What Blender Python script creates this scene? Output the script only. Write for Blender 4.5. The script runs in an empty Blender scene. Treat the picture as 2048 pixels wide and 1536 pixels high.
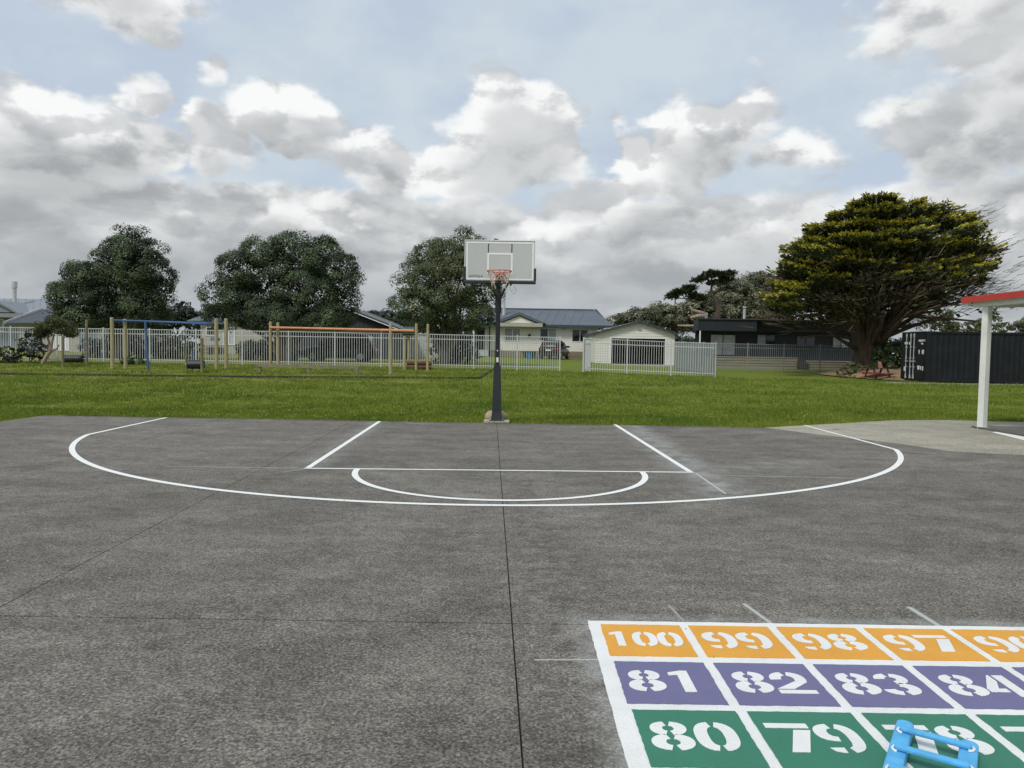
import bpy, math, random
import numpy as np
from mathutils import Vector, Matrix
S=bpy.context.scene; COL=S.collection
random.seed(7); RNG=np.random.default_rng(7)
# ---------------------------------------------------------------- camera, sky, sun, exposure
F=1466.24; PITCH=0.0490; ROLL=0.0150; H=1.5724
def make_camera():
    cd=bpy.data.cameras.new("camera"); co=bpy.data.objects.new("camera",cd); S.collection.objects.link(co)
    cd.sensor_fit='HORIZONTAL'; cd.sensor_width=36; cd.lens=36*F/2048; cd.clip_start=.05; cd.clip_end=3000
    from mathutils import Matrix
    R=Matrix.Rotation(math.pi/2-PITCH,4,'X')@Matrix.Rotation(ROLL,4,'Z')
    co.matrix_world=Matrix.Translation((0,0,H))@R
    S.camera=co
make_camera()
SUN_DIR=(-.40,-.50,.77)
#SKY
def make_world():
    W=bpy.data.worlds.new("World"); S.world=W; W.use_nodes=True
    nt=W.node_tree; N=nt.nodes; K=nt.links; N.clear()
    def nd(t,**kw):
        n=N.new(t)
        for k,v in kw.items(): setattr(n,k,v)
        return n
    def put(s,v):
        if isinstance(v,bpy.types.NodeSocket): K.new(v,s)
        else: s.default_value=v
    def M(op,a,b=None,c=None,clamp=False):
        n=nd('ShaderNodeMath',operation=op,use_clamp=clamp); put(n.inputs[0],a)
        if b is not None: put(n.inputs[1],b)
        if c is not None: put(n.inputs[2],c)
        return n.outputs[0]
    def V(op,a,b=None):
        n=nd('ShaderNodeVectorMath',operation=op); put(n.inputs[0],a)
        if b is not None: put(n.inputs[1],b)
        return n.outputs['Value'] if op in('LENGTH','DOT_PRODUCT','DISTANCE') else n.outputs[0]
    def SS(v,a,b,lo=0.,hi=1.):
        n=nd('ShaderNodeMapRange',interpolation_type='SMOOTHSTEP',clamp=True); put(n.inputs[0],v)
        for i,x in zip((1,2,3,4),(a,b,lo,hi)): n.inputs[i].default_value=x
        return n.outputs[0]
    def MIX(f,a,b):
        n=nd('ShaderNodeMix',data_type='RGBA'); put(n.inputs[0],f)
        for s,v in ((n.inputs[6],a),(n.inputs[7],b)):
            put(s,v if isinstance(v,bpy.types.NodeSocket) else (*v,1))
        return n.outputs[2]
    tc=nd('ShaderNodeTexCoord').outputs['Generated']
    sx=nd('ShaderNodeSeparateXYZ'); K.new(tc,sx.inputs[0])
    x,y,z=sx.outputs
    az=M('ARCTAN2',x,y); el=M('ARCSINE',z)
    cx=nd('ShaderNodeCombineXYZ'); K.new(az,cx.inputs[0]); K.new(el,cx.inputs[1]); ae=cx.outputs[0]
    D=V('MULTIPLY',tc,(1,1,1.7))
    wn=nd('ShaderNodeTexNoise'); K.new(D,wn.inputs['Vector']); wn.inputs['Scale'].default_value=5.5; wn.inputs['Detail'].default_value=5
    wn.inputs['Roughness'].default_value=.55
    w=V('SUBTRACT',wn.outputs['Color'],(.5,.5,.5))
    # cloud masses: azimuth, elevation, half-widths in degrees, weight
    warp=V('MULTIPLY',w,(.17,.11,0))
    def noise_part(da,de,det):
        Dn=V('ADD',D,(da,0,de*1.7))
        fb=nd('ShaderNodeTexNoise'); K.new(Dn,fb.inputs['Vector']); fb.inputs['Scale'].default_value=11; fb.inputs['Detail'].default_value=det; fb.inputs['Roughness'].default_value=.6
        v=nd('ShaderNodeTexVoronoi',feature='F1'); K.new(V('ADD',Dn,V('MULTIPLY',w,(.10,.10,.10))),v.inputs['Vector']); v.inputs['Scale'].default_value=15
        return M('ADD',M('MULTIPLY',fb.outputs[0],1.0),M('MULTIPLY',v.outputs['Distance'],-.42))
    def density(da,de,det):
        Dn=V('ADD',D,(da,0,de*1.7))
        fb=nd('ShaderNodeTexNoise'); K.new(Dn,fb.inputs['Vector']); fb.inputs['Scale'].default_value=6.5; fb.inputs['Detail'].default_value=det
        fb.inputs['Roughness'].default_value=.56; fb.inputs['Distortion'].default_value=.2
        vn=nd('ShaderNodeTexVoronoi',feature='F1'); K.new(V('ADD',Dn,V('MULTIPLY',w,(.12,.12,.12))),vn.inputs['Vector'])
        vn.inputs['Scale'].default_value=13
        P=V('ADD',V('ADD',ae,(da,de,0)),warp)
        tot=SS(M('ADD',el,de),math.radians(8.5),math.radians(14.5),1.,0.)
        for (a,e,ra,re,amp) in CLOUDS:
            a,e,ra,re=[math.radians(t) for t in (a,e,ra,re)]
            d=V('LENGTH',V('MULTIPLY',V('SUBTRACT',P,(a,e,0)),(1/ra,1/re,0)))
            tot=M('MAXIMUM',tot,SS(d,.2,1.5,amp,0))
        t=M('ADD',tot,M('MULTIPLY',M('SUBTRACT',fb.outputs[0],.5),1.1))
        t=M('ADD',t,M('MULTIPLY',M('SUBTRACT',.40,vn.outputs['Distance']),.45))
        v2=nd('ShaderNodeTexVoronoi',feature='F1'); K.new(V('ADD',Dn,V('MULTIPLY',w,(.06,.06,.06))),v2.inputs['Vector']); v2.inputs['Scale'].default_value=31
        t=M('ADD',t,M('MULTIPLY',M('SUBTRACT',.40,v2.outputs['Distance']),.20))
        return t,fb.outputs[0]
    d0,n0=density(0,0,7); d1,n1=density(-.012,.050,4)
    e1,e2=noise_part(0,0,5),noise_part(-.010,.022,5); relief=SS(M('SUBTRACT',e1,e2),-.16,.16)
    mask=SS(d0,.25,.55)
    shade=SS(M('ADD',M('MULTIPLY',d1,.62),M('MULTIPLY',d0,.38)),.16,.95)
    # open sky
    sky=nd('ShaderNodeTexSky',sky_type='NISHITA',sun_disc=False)
    sky.sun_elevation=math.asin(SUN_DIR[2]/math.sqrt(sum(c*c for c in SUN_DIR))); sky.sun_rotation=math.atan2(SUN_DIR[0],SUN_DIR[1])
    sky.air_density=1.; sky.dust_density=2.; sky.ozone_density=1.
    bg=nd('ShaderNodeBackground'); K.new(sky.outputs[0],bg.inputs[0]); bg.inputs[1].default_value=.10
    # high thin veil over the blue
    vb=nd('ShaderNodeBackground'); put(vb.inputs[0],MIX(SS(wn.outputs[0],.35,.65),(.535,.625,.745),(.64,.725,.785)))
    mv=nd('ShaderNodeMixShader'); mv.inputs[0].default_value=.92; K.new(bg.outputs[0],mv.inputs[1]); K.new(vb.outputs[0],mv.inputs[2])
    # cloud colour: bright crowns, grey bellies, slow patches in the low deck
    st=nd('ShaderNodeTexNoise'); K.new(V('ADD',V('MULTIPLY',tc,(1,1,3.2)),V('MULTIPLY',w,(.2,.2,.4))),st.inputs['Vector']); st.inputs['Scale'].default_value=5.; st.inputs['Detail'].default_value=5; st.inputs['Roughness'].default_value=.5
    grey=MIX(SS(st.outputs[0],.36,.64),(.375,.395,.41),(.63,.65,.66))
    grey=MIX(SS(el,math.radians(1),math.radians(10),.8,0),grey,(.385,.425,.455))
    body=MIX(relief,(.52,.54,.56),(.95,.96,.96)); grey=MIX(M('MULTIPLY',relief,SS(el,math.radians(5),math.radians(12),.12,.5)),grey,(.72,.735,.74))
    g1=MIX(shade,body,grey)
    rim=M('MULTIPLY',M('MULTIPLY',SS(d1,-.02,.50,1.,0.),SS(d0,.34,.60)),SS(relief,.25,.75,.35,1.))
    g1=MIX(rim,g1,(.95,.96,.96))
    bc=nd('ShaderNodeBackground'); K.new(g1,bc.inputs[0])
    fin=nd('ShaderNodeMixShader'); K.new(mask,fin.inputs[0]); K.new(mv.outputs[0],fin.inputs[1]); K.new(bc.outputs[0],fin.inputs[2])
    o=nd('ShaderNodeOutputWorld'); K.new(fin.outputs[0],o.inputs[0])
def c(px,py,rx,ry,amp):
    return (round(math.degrees(math.atan((px-1024)/F)),1),round(math.degrees(math.atan((700-py)/F)),1),round(rx/25.6,1),round(ry/25.6,1),amp)
CLOUDS=[c(200,75,190,105,.66),c(90,360,215,95,1.1),c(255,265,55,70,.85),c(430,200,55,50,.48),c(590,270,120,75,1.0),c(740,310,150,60,.75),c(435,345,110,80,.85),
 c(800,360,170,60,.9),c(1030,285,150,110,1.1),c(920,350,100,60,.85),c(1235,300,55,40,.9),c(1400,305,150,105,1.1),c(1320,365,180,50,.85),c(1570,350,130,65,.75),c(1520,190,80,90,.40),
 c(1910,125,205,150,.80),c(2030,70,140,110,.8),c(1890,320,180,95,1.0),
 (-60,18,16,12,1),(60,14,14,9,1),(-95,30,20,14,1),(100,24,22,12,1),(150,20,25,12,1),(-150,22,22,11,1),(-20,52,22,9,.7),(70,55,20,12,.9),(-120,58,24,12,.9),(170,56,22,12,.9)]
make_world()
def make_sun():
    ld=bpy.data.lights.new("sun",'SUN'); lo=bpy.data.objects.new("sun",ld); COL.objects.link(lo)
    ld.energy=SUN_POWER; ld.angle=math.radians(12); ld.color=(1,.96,.90)
    lo.rotation_euler=Vector(SUN_DIR).to_track_quat('Z','Y').to_euler(); lo.location=(0,0,60)
SUN_POWER=2.3
make_sun()
S.view_settings.view_transform='Standard'; S.view_settings.look='None'; S.view_settings.exposure=0; S.view_settings.gamma=1
S.view_settings.use_curve_mapping=False
S.cycles.max_bounces=6; S.cycles.transparent_max_bounces=6
# ---------------------------------------------------------------- materials
def mat(name,col,rough=.7,var=.15,scale=6.,bump=0.,bscale=40.,metal=0.,col2=None,coords='Object',stretch=(1,1,1),spec=.5,detail=5,isl=0.):
    m=bpy.data.materials.new(name); m.use_nodes=True; nt=m.node_tree; N=nt.nodes; K=nt.links
    p=N['Principled BSDF']; p.inputs['Roughness'].default_value=rough; p.inputs['Metallic'].default_value=metal
    p.inputs['Specular IOR Level'].default_value=spec
    tc=N.new('ShaderNodeTexCoord'); mp=N.new('ShaderNodeMapping'); mp.inputs['Scale'].default_value=stretch
    K.new(tc.outputs[coords],mp.inputs[0])
    nz=N.new('ShaderNodeTexNoise'); nz.inputs['Scale'].default_value=scale; nz.inputs['Detail'].default_value=detail; nz.inputs['Roughness'].default_value=.6
    K.new(mp.outputs[0],nz.inputs['Vector'])
    cr=N.new('ShaderNodeValToRGB'); e=cr.color_ramp.elements
    c2=col2 or tuple(min(1,c*(1+var)) for c in col); c1=tuple(c*(1-var) for c in col) if col2 is None else col
    e[0].position=.32; e[0].color=(*c1,1); e[1].position=.68; e[1].color=(*c2,1)
    K.new(nz.outputs[0],cr.inputs[0]); out=cr.outputs[0]
    if isl:
        g=N.new('ShaderNodeNewGeometry'); mr=N.new('ShaderNodeMapRange'); mr.inputs[3].default_value=1-isl; mr.inputs[4].default_value=1+isl
        K.new(g.outputs['Random Per Island'],mr.inputs[0])
        vm=N.new('ShaderNodeVectorMath'); vm.operation='SCALE'; K.new(out,vm.inputs[0]); K.new(mr.outputs[0],vm.inputs['Scale']); out=vm.outputs[0]
    K.new(out,p.inputs['Base Color'])
    if bump:
        n2=N.new('ShaderNodeTexNoise'); n2.inputs['Scale'].default_value=bscale; n2.inputs['Detail'].default_value=4; K.new(mp.outputs[0],n2.inputs['Vector'])
        b=N.new('ShaderNodeBump'); b.inputs['Strength'].default_value=bump; b.inputs['Distance'].default_value=.02; K.new(n2.outputs[0],b.inputs['Height']); K.new(b.outputs[0],p.inputs['Normal'])
    return m
def leaf_mat(name,c1,c2,isl=.35,trans=.25,scale=1.1,rough=.55):
    m=mat(name,c1,rough,0,scale,col2=c2,isl=isl,spec=.35)
    nt=m.node_tree; N=nt.nodes; K=nt.links; p=N['Principled BSDF']; out=N['Material Output']
    tr=N.new('ShaderNodeBsdfTranslucent'); mx=N.new('ShaderNodeMixShader'); mx.inputs[0].default_value=trans
    K.new(p.inputs['Base Color'].links[0].from_socket,tr.inputs[0]); K.new(p.outputs[0],mx.inputs[1]); K.new(tr.outputs[0],mx.inputs[2]); K.new(mx.outputs[0],out.inputs[0])
    return m
def glass_mat(name,col,rough=.06):
    return mat(name,col,rough,.25,1.5,spec=.7)
MT={}
MT['white_paint']=mat('white_paint',(.80,.81,.80),.75,.05,9)
MT['fence_white']=mat('fence_powder_coat',(.50,.525,.52),.5,.06,1.2)
MT['fence_grey']=mat('fence_shaded_coat',(.21,.24,.255),.5,.08,1.2)  # darker copy of the fence coat, shade of edge-on pickets put into the colour
MT['post_wood']=mat('treated_pine',(.30,.25,.14),.85,.2,3,bump=.3,col2=(.40,.35,.21),stretch=(3,3,.6))
MT['old_wood']=mat('weathered_timber',(.13,.12,.075),.9,.3,3,bump=.4,col2=(.24,.22,.14),stretch=(1,1,1))
MT['dark_timber']=mat('dark_timber',(.045,.038,.028),.9,.35,2.5,bump=.4)
MT['brown_timber']=mat('brown_timber',(.12,.065,.035),.85,.35,3,bump=.4)
MT['blue_pipe']=mat('blue_pipe_paint',(.040,.105,.25),.5,.12,4)
MT['orange_pipe']=mat('orange_pipe_paint',(.56,.25,.12),.5,.15,4)
MT['black_rubber']=mat('black_rubber',(.012,.015,.018),.5,.3,5)
MT['black_steel']=mat('black_powder_coat',(.012,.015,.018),.5,.12,3)
MT['board_grey']=mat('backboard_acrylic',(.49,.515,.505),.25,.04,1.5)
MT['pad_navy']=mat('edge_padding',(.016,.022,.027),.55,.2,6)
MT['rim_orange']=mat('rim_orange',(.62,.15,.085),.5,.2,8)
MT['net']=mat('net_cord',(.60,.50,.42),.9,.2,20)
MT['stone']=mat('tan_stone',(.32,.25,.15),.9,.3,6,bump=.6,bscale=18,col2=(.46,.38,.25))
MT['pad_concrete']=mat('pale_concrete',(.40,.38,.33),.9,.12,8,bump=.3)
MT['roof_blue']=mat('blue_grey_roof_steel',(.092,.112,.135),.55,.10,.8)
MT['roof_slate']=mat('slate_roof_steel',(.055,.066,.082),.6,.1,.8)
MT['roof_grey']=mat('grey_roof_steel',(.20,.225,.25),.55,.08,.8)
MT['roof_dark']=mat('dark_roof_trim',(.045,.058,.068),.5,.12,1)
MT['cream']=mat('cream_weatherboard',(.72,.705,.635),.7,.03,1.5)
MT['cream2']=mat('garage_cladding',(.68,.68,.62),.65,.03,1.5)
MT['grey_wall']=mat('grey_blue_cladding',(.20,.235,.27),.7,.06,1.5)
MT['pale_wall']=mat('pale_plaster',(.40,.385,.33),.8,.07,1.5)
MT['slate']=mat('slate_cladding',(.038,.048,.060),.6,.12,1)
MT['dark_house']=mat('charcoal_cladding',(.013,.018,.024),.65,.12,1)
MT['white_frame']=mat('white_joinery',(.78,.79,.79),.45,.03,3)
MT['dark_glass']=glass_mat('dark_window_glass',(.012,.016,.018))
MT['curtain_glass']=glass_mat('curtained_window_glass',(.26,.29,.31),.15)
MT['pale_glass']=glass_mat('netted_window_glass',(.42,.47,.50),.15)
MT['deck_wood']=mat('deck_timber',(.27,.235,.17),.85,.2,2,stretch=(.3,1,4))
MT['base_board']=mat('base_boards',(.27,.225,.17),.85,.2,2,stretch=(.3,1,4))
MT['steel_flue']=mat('flue_steel',(.52,.55,.56),.35,.08,3,metal=.3)
MT['dark_void']=mat('garage_inner_shade',(.010,.011,.012),.9,.2,1)  # near-black colour stands in for the shade inside the garage
MT['door_grey']=mat('roller_door_grey',(.022,.027,.033),.5,.1,1)
MT['container']=mat('container_paint',(.007,.0095,.012),.6,.4,1.6,bump=.1,spec=.3)
MT['bar_grey']=mat('galvanised_bar',(.40,.43,.44),.45,.15,5)
MT['mark_white']=mat('stencil_white',(.70,.71,.70),.7,.15,14)
MT['red_fascia']=mat('red_fascia',(.50,.045,.030),.4,.06,2)
MT['shelter_white']=mat('shelter_white_paint',(.68,.71,.66),.55,.09,2.2)
MT['car_black']=mat('black_car_paint',(.006,.007,.008),.28,.2,1,spec=.35)
MT['car_blue']=mat('dark_blue_car_paint',(.008,.010,.014),.3,.2,1,spec=.35)
MT['tail_red']=mat('tail_lamp_red',(.30,.012,.012),.2,.1,5)
MT['rim_silver']=mat('wheel_silver',(.42,.43,.44),.35,.1,5,metal=.6)
MT['bin_blue']=mat('blue_plastic',(.03,.16,.42),.45,.1,4)
MT['bin_green']=mat('green_plastic',(.02,.06,.045),.5,.1,4)
MT['table_red']=mat('red_table_paint',(.38,.045,.04),.6,.2,6)
MT['pink_board']=mat('faded_red_board',(.25,.115,.095),.85,.3,3,bump=.2)
MT['soil']=mat('dry_soil',(.13,.095,.05),.95,.3,1.6,bump=.9,bscale=14,col2=(.34,.235,.135))
MT['bark']=mat('macrocarpa_bark',(.035,.025,.018),.95,.4,3,bump=.9,bscale=9,col2=(.115,.085,.06),stretch=(2,2,.5))
MT['bark_grey']=mat('grey_bark',(.06,.052,.04),.95,.3,4,bump=.8,bscale=12,col2=(.15,.125,.10),stretch=(2,2,.5))
MT['bark_pale']=mat('bare_pale_bark',(.22,.17,.13),.95,.3,4,bump=.6,bscale=12,col2=(.36,.30,.24),stretch=(2,2,.5))
MT['twig']=mat('brown_dead_twigs',(.075,.052,.032),.95,.3,1.5,col2=(.15,.11,.072),isl=.35)
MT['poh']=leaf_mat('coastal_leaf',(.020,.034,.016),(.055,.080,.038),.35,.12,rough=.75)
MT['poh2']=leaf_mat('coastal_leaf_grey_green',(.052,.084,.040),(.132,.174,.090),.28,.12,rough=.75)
MT['poh3']=leaf_mat('olive_leaf',(.045,.062,.024),(.115,.13,.05),.4,.15)
MT['shade']=leaf_mat('shaded_evergreen_leaf',(.010,.017,.008),(.026,.036,.018),.4,.1)  # leaf colour darkened to carry the shade behind the pickets
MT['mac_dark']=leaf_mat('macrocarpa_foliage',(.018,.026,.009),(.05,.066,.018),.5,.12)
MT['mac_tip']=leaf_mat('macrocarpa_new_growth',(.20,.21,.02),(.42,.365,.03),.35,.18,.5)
MT['hedge']=leaf_mat('windswept_leaf',(.12,.13,.072),(.28,.285,.19),.35,.2,.35)
MT['hedge_d']=leaf_mat('windswept_leaf_dark',(.05,.06,.032),(.12,.13,.075),.4,.2,.35)
MT['far']=leaf_mat('far_tree_leaf',(.022,.033,.024),(.04,.055,.04),.4,.1)
MT['shrub']=leaf_mat('shrub_leaf',(.022,.05,.014),(.07,.125,.03),.5,.25)
MT['dryweed']=leaf_mat('dry_weed',(.10,.10,.04),(.26,.22,.11),.4,.25)
MT['grass']=leaf_mat('grass_blade',(.098,.158,.012),(.220,.268,.030),.35,.3,.45)
# ---------------------------------------------------------------- helpers
def tag(o,label=None,cat=None,group=None,kind=None):
    for k,v in (('label',label),('category',cat),('group',group),('kind',kind)):
        if v: o[k]=v
    return o
def empty(name,loc=(0,0,0),rz=0,**kw):
    o=bpy.data.objects.new(name,None); o.location=loc; o.rotation_euler=(0,0,rz); o.empty_display_size=.2; COL.objects.link(o); return tag(o,**kw)
class MB:
    def __init__(s): s.v=[]; s.f=[]
    def add(s,v,f):
        n=len(s.v); s.v+= [tuple(p) for p in v]; s.f+=[tuple(i+n for i in q) for q in f]; return s
    def box(s,x0,x1,y0,y1,z0,z1):
        return s.add([(x0,y0,z0),(x1,y0,z0),(x1,y1,z0),(x0,y1,z0),(x0,y0,z1),(x1,y0,z1),(x1,y1,z1),(x0,y1,z1)],
            [(3,2,1,0),(4,5,6,7),(0,1,5,4),(1,2,6,5),(2,3,7,6),(3,0,4,7)])
    def prism(s,poly,off):
        n=len(poly); o=Vector(off); a=[Vector(p) for p in poly]; b=[p+o for p in a]
        return s.add(a+b,[tuple(range(n))[::-1],tuple(range(n,2*n))]+[(i,(i+1)%n,n+(i+1)%n,n+i) for i in range(n)])
    def bar(s,p,q,w,h=None,up=(0,0,1)):
        p=Vector(p); q=Vector(q); d=(q-p).normalized(); u=Vector(up)
        if abs(d.dot(u))>.97: u=Vector((0,1,0))
        r=d.cross(u).normalized(); u=r.cross(d); h=w if h is None else h
        a=r*w/2; b=u*h/2
        return s.prism([p-a-b,p+a-b,p+a+b,p-a+b],q-p)
    def tube(s,pts,rad,n=8,cap=True):
        pts=[Vector(p) for p in pts]; m=len(pts)
        if not hasattr(rad,'__len__'): rad=[rad]*m
        vs=[];fs=[]; ref=Vector((.31,.17,.93))
        for i,p in enumerate(pts):
            d=(pts[min(i+1,m-1)]-pts[max(i-1,0)]).normalized()
            if abs(d.dot(ref))>.95: ref=Vector((1,.2,0))
            r=d.cross(ref).normalized(); u=r.cross(d)
            for k in range(n):
                a=2*math.pi*k/n; vs.append(p+(r*math.cos(a)+u*math.sin(a))*rad[i])
        for i in range(m-1):
            for k in range(n):
                k2=(k+1)%n; fs.append((i*n+k,i*n+k2,(i+1)*n+k2,(i+1)*n+k))
        if cap: fs+= [tuple(range(n))[::-1],tuple(range((m-1)*n,m*n))]
        return s.add(vs,fs)
    def build(s,name,m,parent=None,smooth=False,**kw):
        me=bpy.data.meshes.new(name); me.from_pydata(s.v,[],s.f); me.update()
        import bmesh
        bm=bmesh.new(); bm.from_mesh(me); bmesh.ops.recalc_face_normals(bm,faces=bm.faces); bm.to_mesh(me); bm.free()
        if smooth: me.shade_smooth() if hasattr(me,'shade_smooth') else None
        return link(name,me,m,parent,**kw)
def link(name,me,m,parent=None,loc=None,**kw):
    if m is not None and len(me.materials)==0: me.materials.append(MT[m] if isinstance(m,str) else m)
    o=bpy.data.objects.new(name,me); COL.objects.link(o); o.parent=parent
    if loc is not None: o.location=loc
    return tag(o,**kw)
def bevel(o,w,seg=2):
    b=o.modifiers.new('bevel','BEVEL'); b.width=w; b.segments=seg; b.limit_method='ANGLE'; return o
def fastmesh(name,V,Fq,m,parent=None,k=4,**kw):
    me=bpy.data.meshes.new(name); V=np.asarray(V,np.float32); Fq=np.asarray(Fq,np.int32)
    me.vertices.add(len(V)); me.vertices.foreach_set('co',V.ravel()); n=len(Fq)
    me.loops.add(n*k); me.loops.foreach_set('vertex_index',Fq.ravel()); me.polygons.add(n)
    me.polygons.foreach_set('loop_start',np.arange(0,n*k,k,dtype=np.int32)); me.update(calc_edges=True); me.validate()
    return link(name,me,m,parent,**kw)
# terrain
def sstep(a,b,x):
    t=np.clip((x-a)/(b-a),0,1); return t*t*(3-2*t)
def terrain(X,Y):
    X=np.asarray(X,float); Y=np.asarray(Y,float)
    A=np.interp(X,[-12,-5,2.4,10,20,30],[.50,.48,.41,.22,.17,.17])
    t=np.clip((Y-16.2)/21.8,0,1)
    z=A*(.75*t+.25*t*t*(3-2*t))+.012*np.clip(Y-38,0,60)
    return z-.02
def tz(x,y): return float(terrain(x,y))
CP,SP=math.cos(PITCH),math.sin(PITCH); CR,SR=math.cos(ROLL),math.sin(ROLL)
def ray(px,py):
    x=(px-1024)/F; y=-(py-768)/F
    xr=x*CR-y*SR; yr=x*SR+y*CR
    return Vector((xr,CP+yr*SP,-SP+yr*CP))
def at(px,py):            # where a line of sight meets the ground
    d=ray(px,py); t=3.
    while t<200:
        if H+d.z*t<tz(d.x*t,d.y*t): break
        t+=.05
    return Vector((d.x*t,d.y*t,tz(d.x*t,d.y*t)))
def pt(px,py,Y):          # point at distance Y
    d=ray(px,py); t=Y/d.y; return Vector((d.x*t,Y,H+d.z*t))
# leaves: rhombic faces round given centres
def leaves(C,D,L,W,spread=.6,seed=1,droop=0.):
    r=np.random.default_rng(seed); n=len(C)
    D=D+r.normal(0,spread,(n,3)); D/=np.linalg.norm(D,axis=1,keepdims=True)+1e-9
    R=np.cross(D,r.normal(0,1,(n,3))); R/=np.linalg.norm(R,axis=1,keepdims=True)+1e-9
    l=(L*r.uniform(.65,1.3,n))[:,None]; w=(W*r.uniform(.7,1.3,n))[:,None]
    a=C; b=C+D*l*.5+R*w*.5; c=C+D*l; d=C+D*l*.5-R*w*.5; c=c-np.array([0,0,1])*droop*l
    V=np.stack([a,b,c,d],1).reshape(-1,3); Fq=np.arange(4*n).reshape(n,4)
    return V,Fq
def puffs(C,Nrm,rad,per,seed,flat=.75):
    # a clump of leaves round each centre, on its outer half
    r=np.random.default_rng(seed); n=len(C)
    d=r.normal(0,1,(n,per,3)); d/=np.linalg.norm(d,axis=2,keepdims=True)
    N3=Nrm[:,None,:]; s=np.sum(d*N3,2,keepdims=True); d=np.where(s<-.25,d-2*s*N3,d)
    rr=(rad if hasattr(rad,'__len__') else np.full(n,rad))[:,None,None]*r.uniform(.55,1,(n,per,1))
    P=C[:,None,:]+d*rr*np.array([1,1,flat])
    return P.reshape(-1,3),d.reshape(-1,3)
def leaves_n(C,Nr,L,W,jit=.45,seed=1):   # leaves lying roughly across the outward direction
    r=np.random.default_rng(seed); n=len(C)
    N3=Nr/(np.linalg.norm(Nr,axis=1,keepdims=True)+1e-9)+r.normal(0,jit,(n,3)); N3/=np.linalg.norm(N3,axis=1,keepdims=True)+1e-9
    A=np.cross(N3,r.normal(0,1,(n,3))); A/=np.linalg.norm(A,axis=1,keepdims=True)+1e-9; B=np.cross(N3,A)
    l=(L*r.uniform(.65,1.3,n))[:,None]; w=(W*r.uniform(.7,1.3,n))[:,None]
    V=np.stack([C-A*l*.5,C+B*w*.5,C+A*l*.5,C-B*w*.5],1).reshape(-1,3)
    return V,np.arange(4*n).reshape(n,4)
# ---------------------------------------------------------------- ground
def lawn_material():
    m=bpy.data.materials.new('mown_grass'); m.use_nodes=True; nt=m.node_tree; N=nt.nodes; K=nt.links; p=N['Principled BSDF']
    p.inputs['Roughness'].default_value=.9; p.inputs['Specular IOR Level'].default_value=.2
    tc=N.new('ShaderNodeTexCoord')
    def nz(sc,det,stretch=(1,1,1)):
        mp=N.new('ShaderNodeMapping'); mp.inputs['Scale'].default_value=stretch; K.new(tc.outputs['Object'],mp.inputs[0])
        n=N.new('ShaderNodeTexNoise'); n.inputs['Scale'].default_value=sc; n.inputs['Detail'].default_value=det; n.inputs['Roughness'].default_value=.62; K.new(mp.outputs[0],n.inputs['Vector']); return n.outputs[0]
    cr=N.new('ShaderNodeValToRGB'); e=cr.color_ramp.elements
    e[0].position=.35; e[0].color=(.070,.114,.009,1); e[1].position=.66; e[1].color=(.18,.218,.024,1); K.new(nz(9,7),cr.inputs[0])
    mx=N.new('ShaderNodeMix'); mx.data_type='RGBA'; K.new(cr.outputs[0],mx.inputs[6]); mx.inputs[7].default_value=(.185,.175,.04,1)
    mr=N.new('ShaderNodeMapRange'); mr.inputs[1].default_value=.50; mr.inputs[2].default_value=.72; mr.inputs[4].default_value=.55; K.new(nz(.38,5,(1,1.8,1)),mr.inputs[0]); K.new(mr.outputs[0],mx.inputs[0])
    g=N.new('ShaderNodeNewGeometry'); sx_=N.new('ShaderNodeSeparateXYZ'); K.new(g.outputs['Position'],sx_.inputs[0])   # thin yellowed turf where children play
    my=N.new('ShaderNodeMapRange'); K.new(sx_.outputs[1],my.inputs[0]); my.inputs[1].default_value=23.; my.inputs[2].default_value=27.; my.inputs[4].default_value=.5
    mq=N.new('ShaderNodeMapRange'); K.new(sx_.outputs[0],mq.inputs[0]); mq.inputs[1].default_value=0.; mq.inputs[2].default_value=-6.
    mm=N.new('ShaderNodeMath'); mm.operation='MULTIPLY'; K.new(my.outputs[0],mm.inputs[0]); K.new(mq.outputs[0],mm.inputs[1])
    mz=N.new('ShaderNodeMath'); mz.operation='MULTIPLY'; K.new(mm.outputs[0],mz.inputs[0]); K.new(nz(1.1,5),mz.inputs[1])
    m2=N.new('ShaderNodeMix'); m2.data_type='RGBA'; K.new(mz.outputs[0],m2.inputs[0]); K.new(mx.outputs[2],m2.inputs[6]); m2.inputs[7].default_value=(.27,.23,.075,1)
    K.new(m2.outputs[2],p.inputs['Base Color'])
    b=N.new('ShaderNodeBump'); b.inputs['Strength'].default_value=.9; b.inputs['Distance'].default_value=.05; K.new(nz(16,6),b.inputs['Height']); K.new(b.outputs[0],p.inputs['Normal'])
    return m
MT['lawn']=lawn_material()
xs=np.concatenate([np.linspace(-900,-70,12)[:-1],np.linspace(-70,70,94),np.linspace(70,900,12)[1:]])
ys=np.concatenate([np.linspace(-300,-20,6)[:-1],np.linspace(-20,14,12)[:-1],np.linspace(14,70,90),np.linspace(70,140,18)[1:],np.linspace(140,1500,12)[1:]])
XX,YY=np.meshgrid(xs,ys); ZZ=terrain(XX,YY)
ZZ=ZZ+np.where((YY>17.5)&(YY<120),.018*np.sin(XX*1.3+YY*.7)*np.sin(YY*1.1-XX*.4),0)
nx=len(xs); idx=np.arange(len(xs)*len(ys)).reshape(len(ys),nx)
Fq=np.stack([idx[:-1,:-1],idx[:-1,1:],idx[1:,1:],idx[1:,:-1]],-1).reshape(-1,4)
lw=fastmesh('lawn',np.stack([XX,YY,ZZ],-1).reshape(-1,3),Fq,'lawn',kind='structure'); lw.data.shade_smooth()
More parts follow.
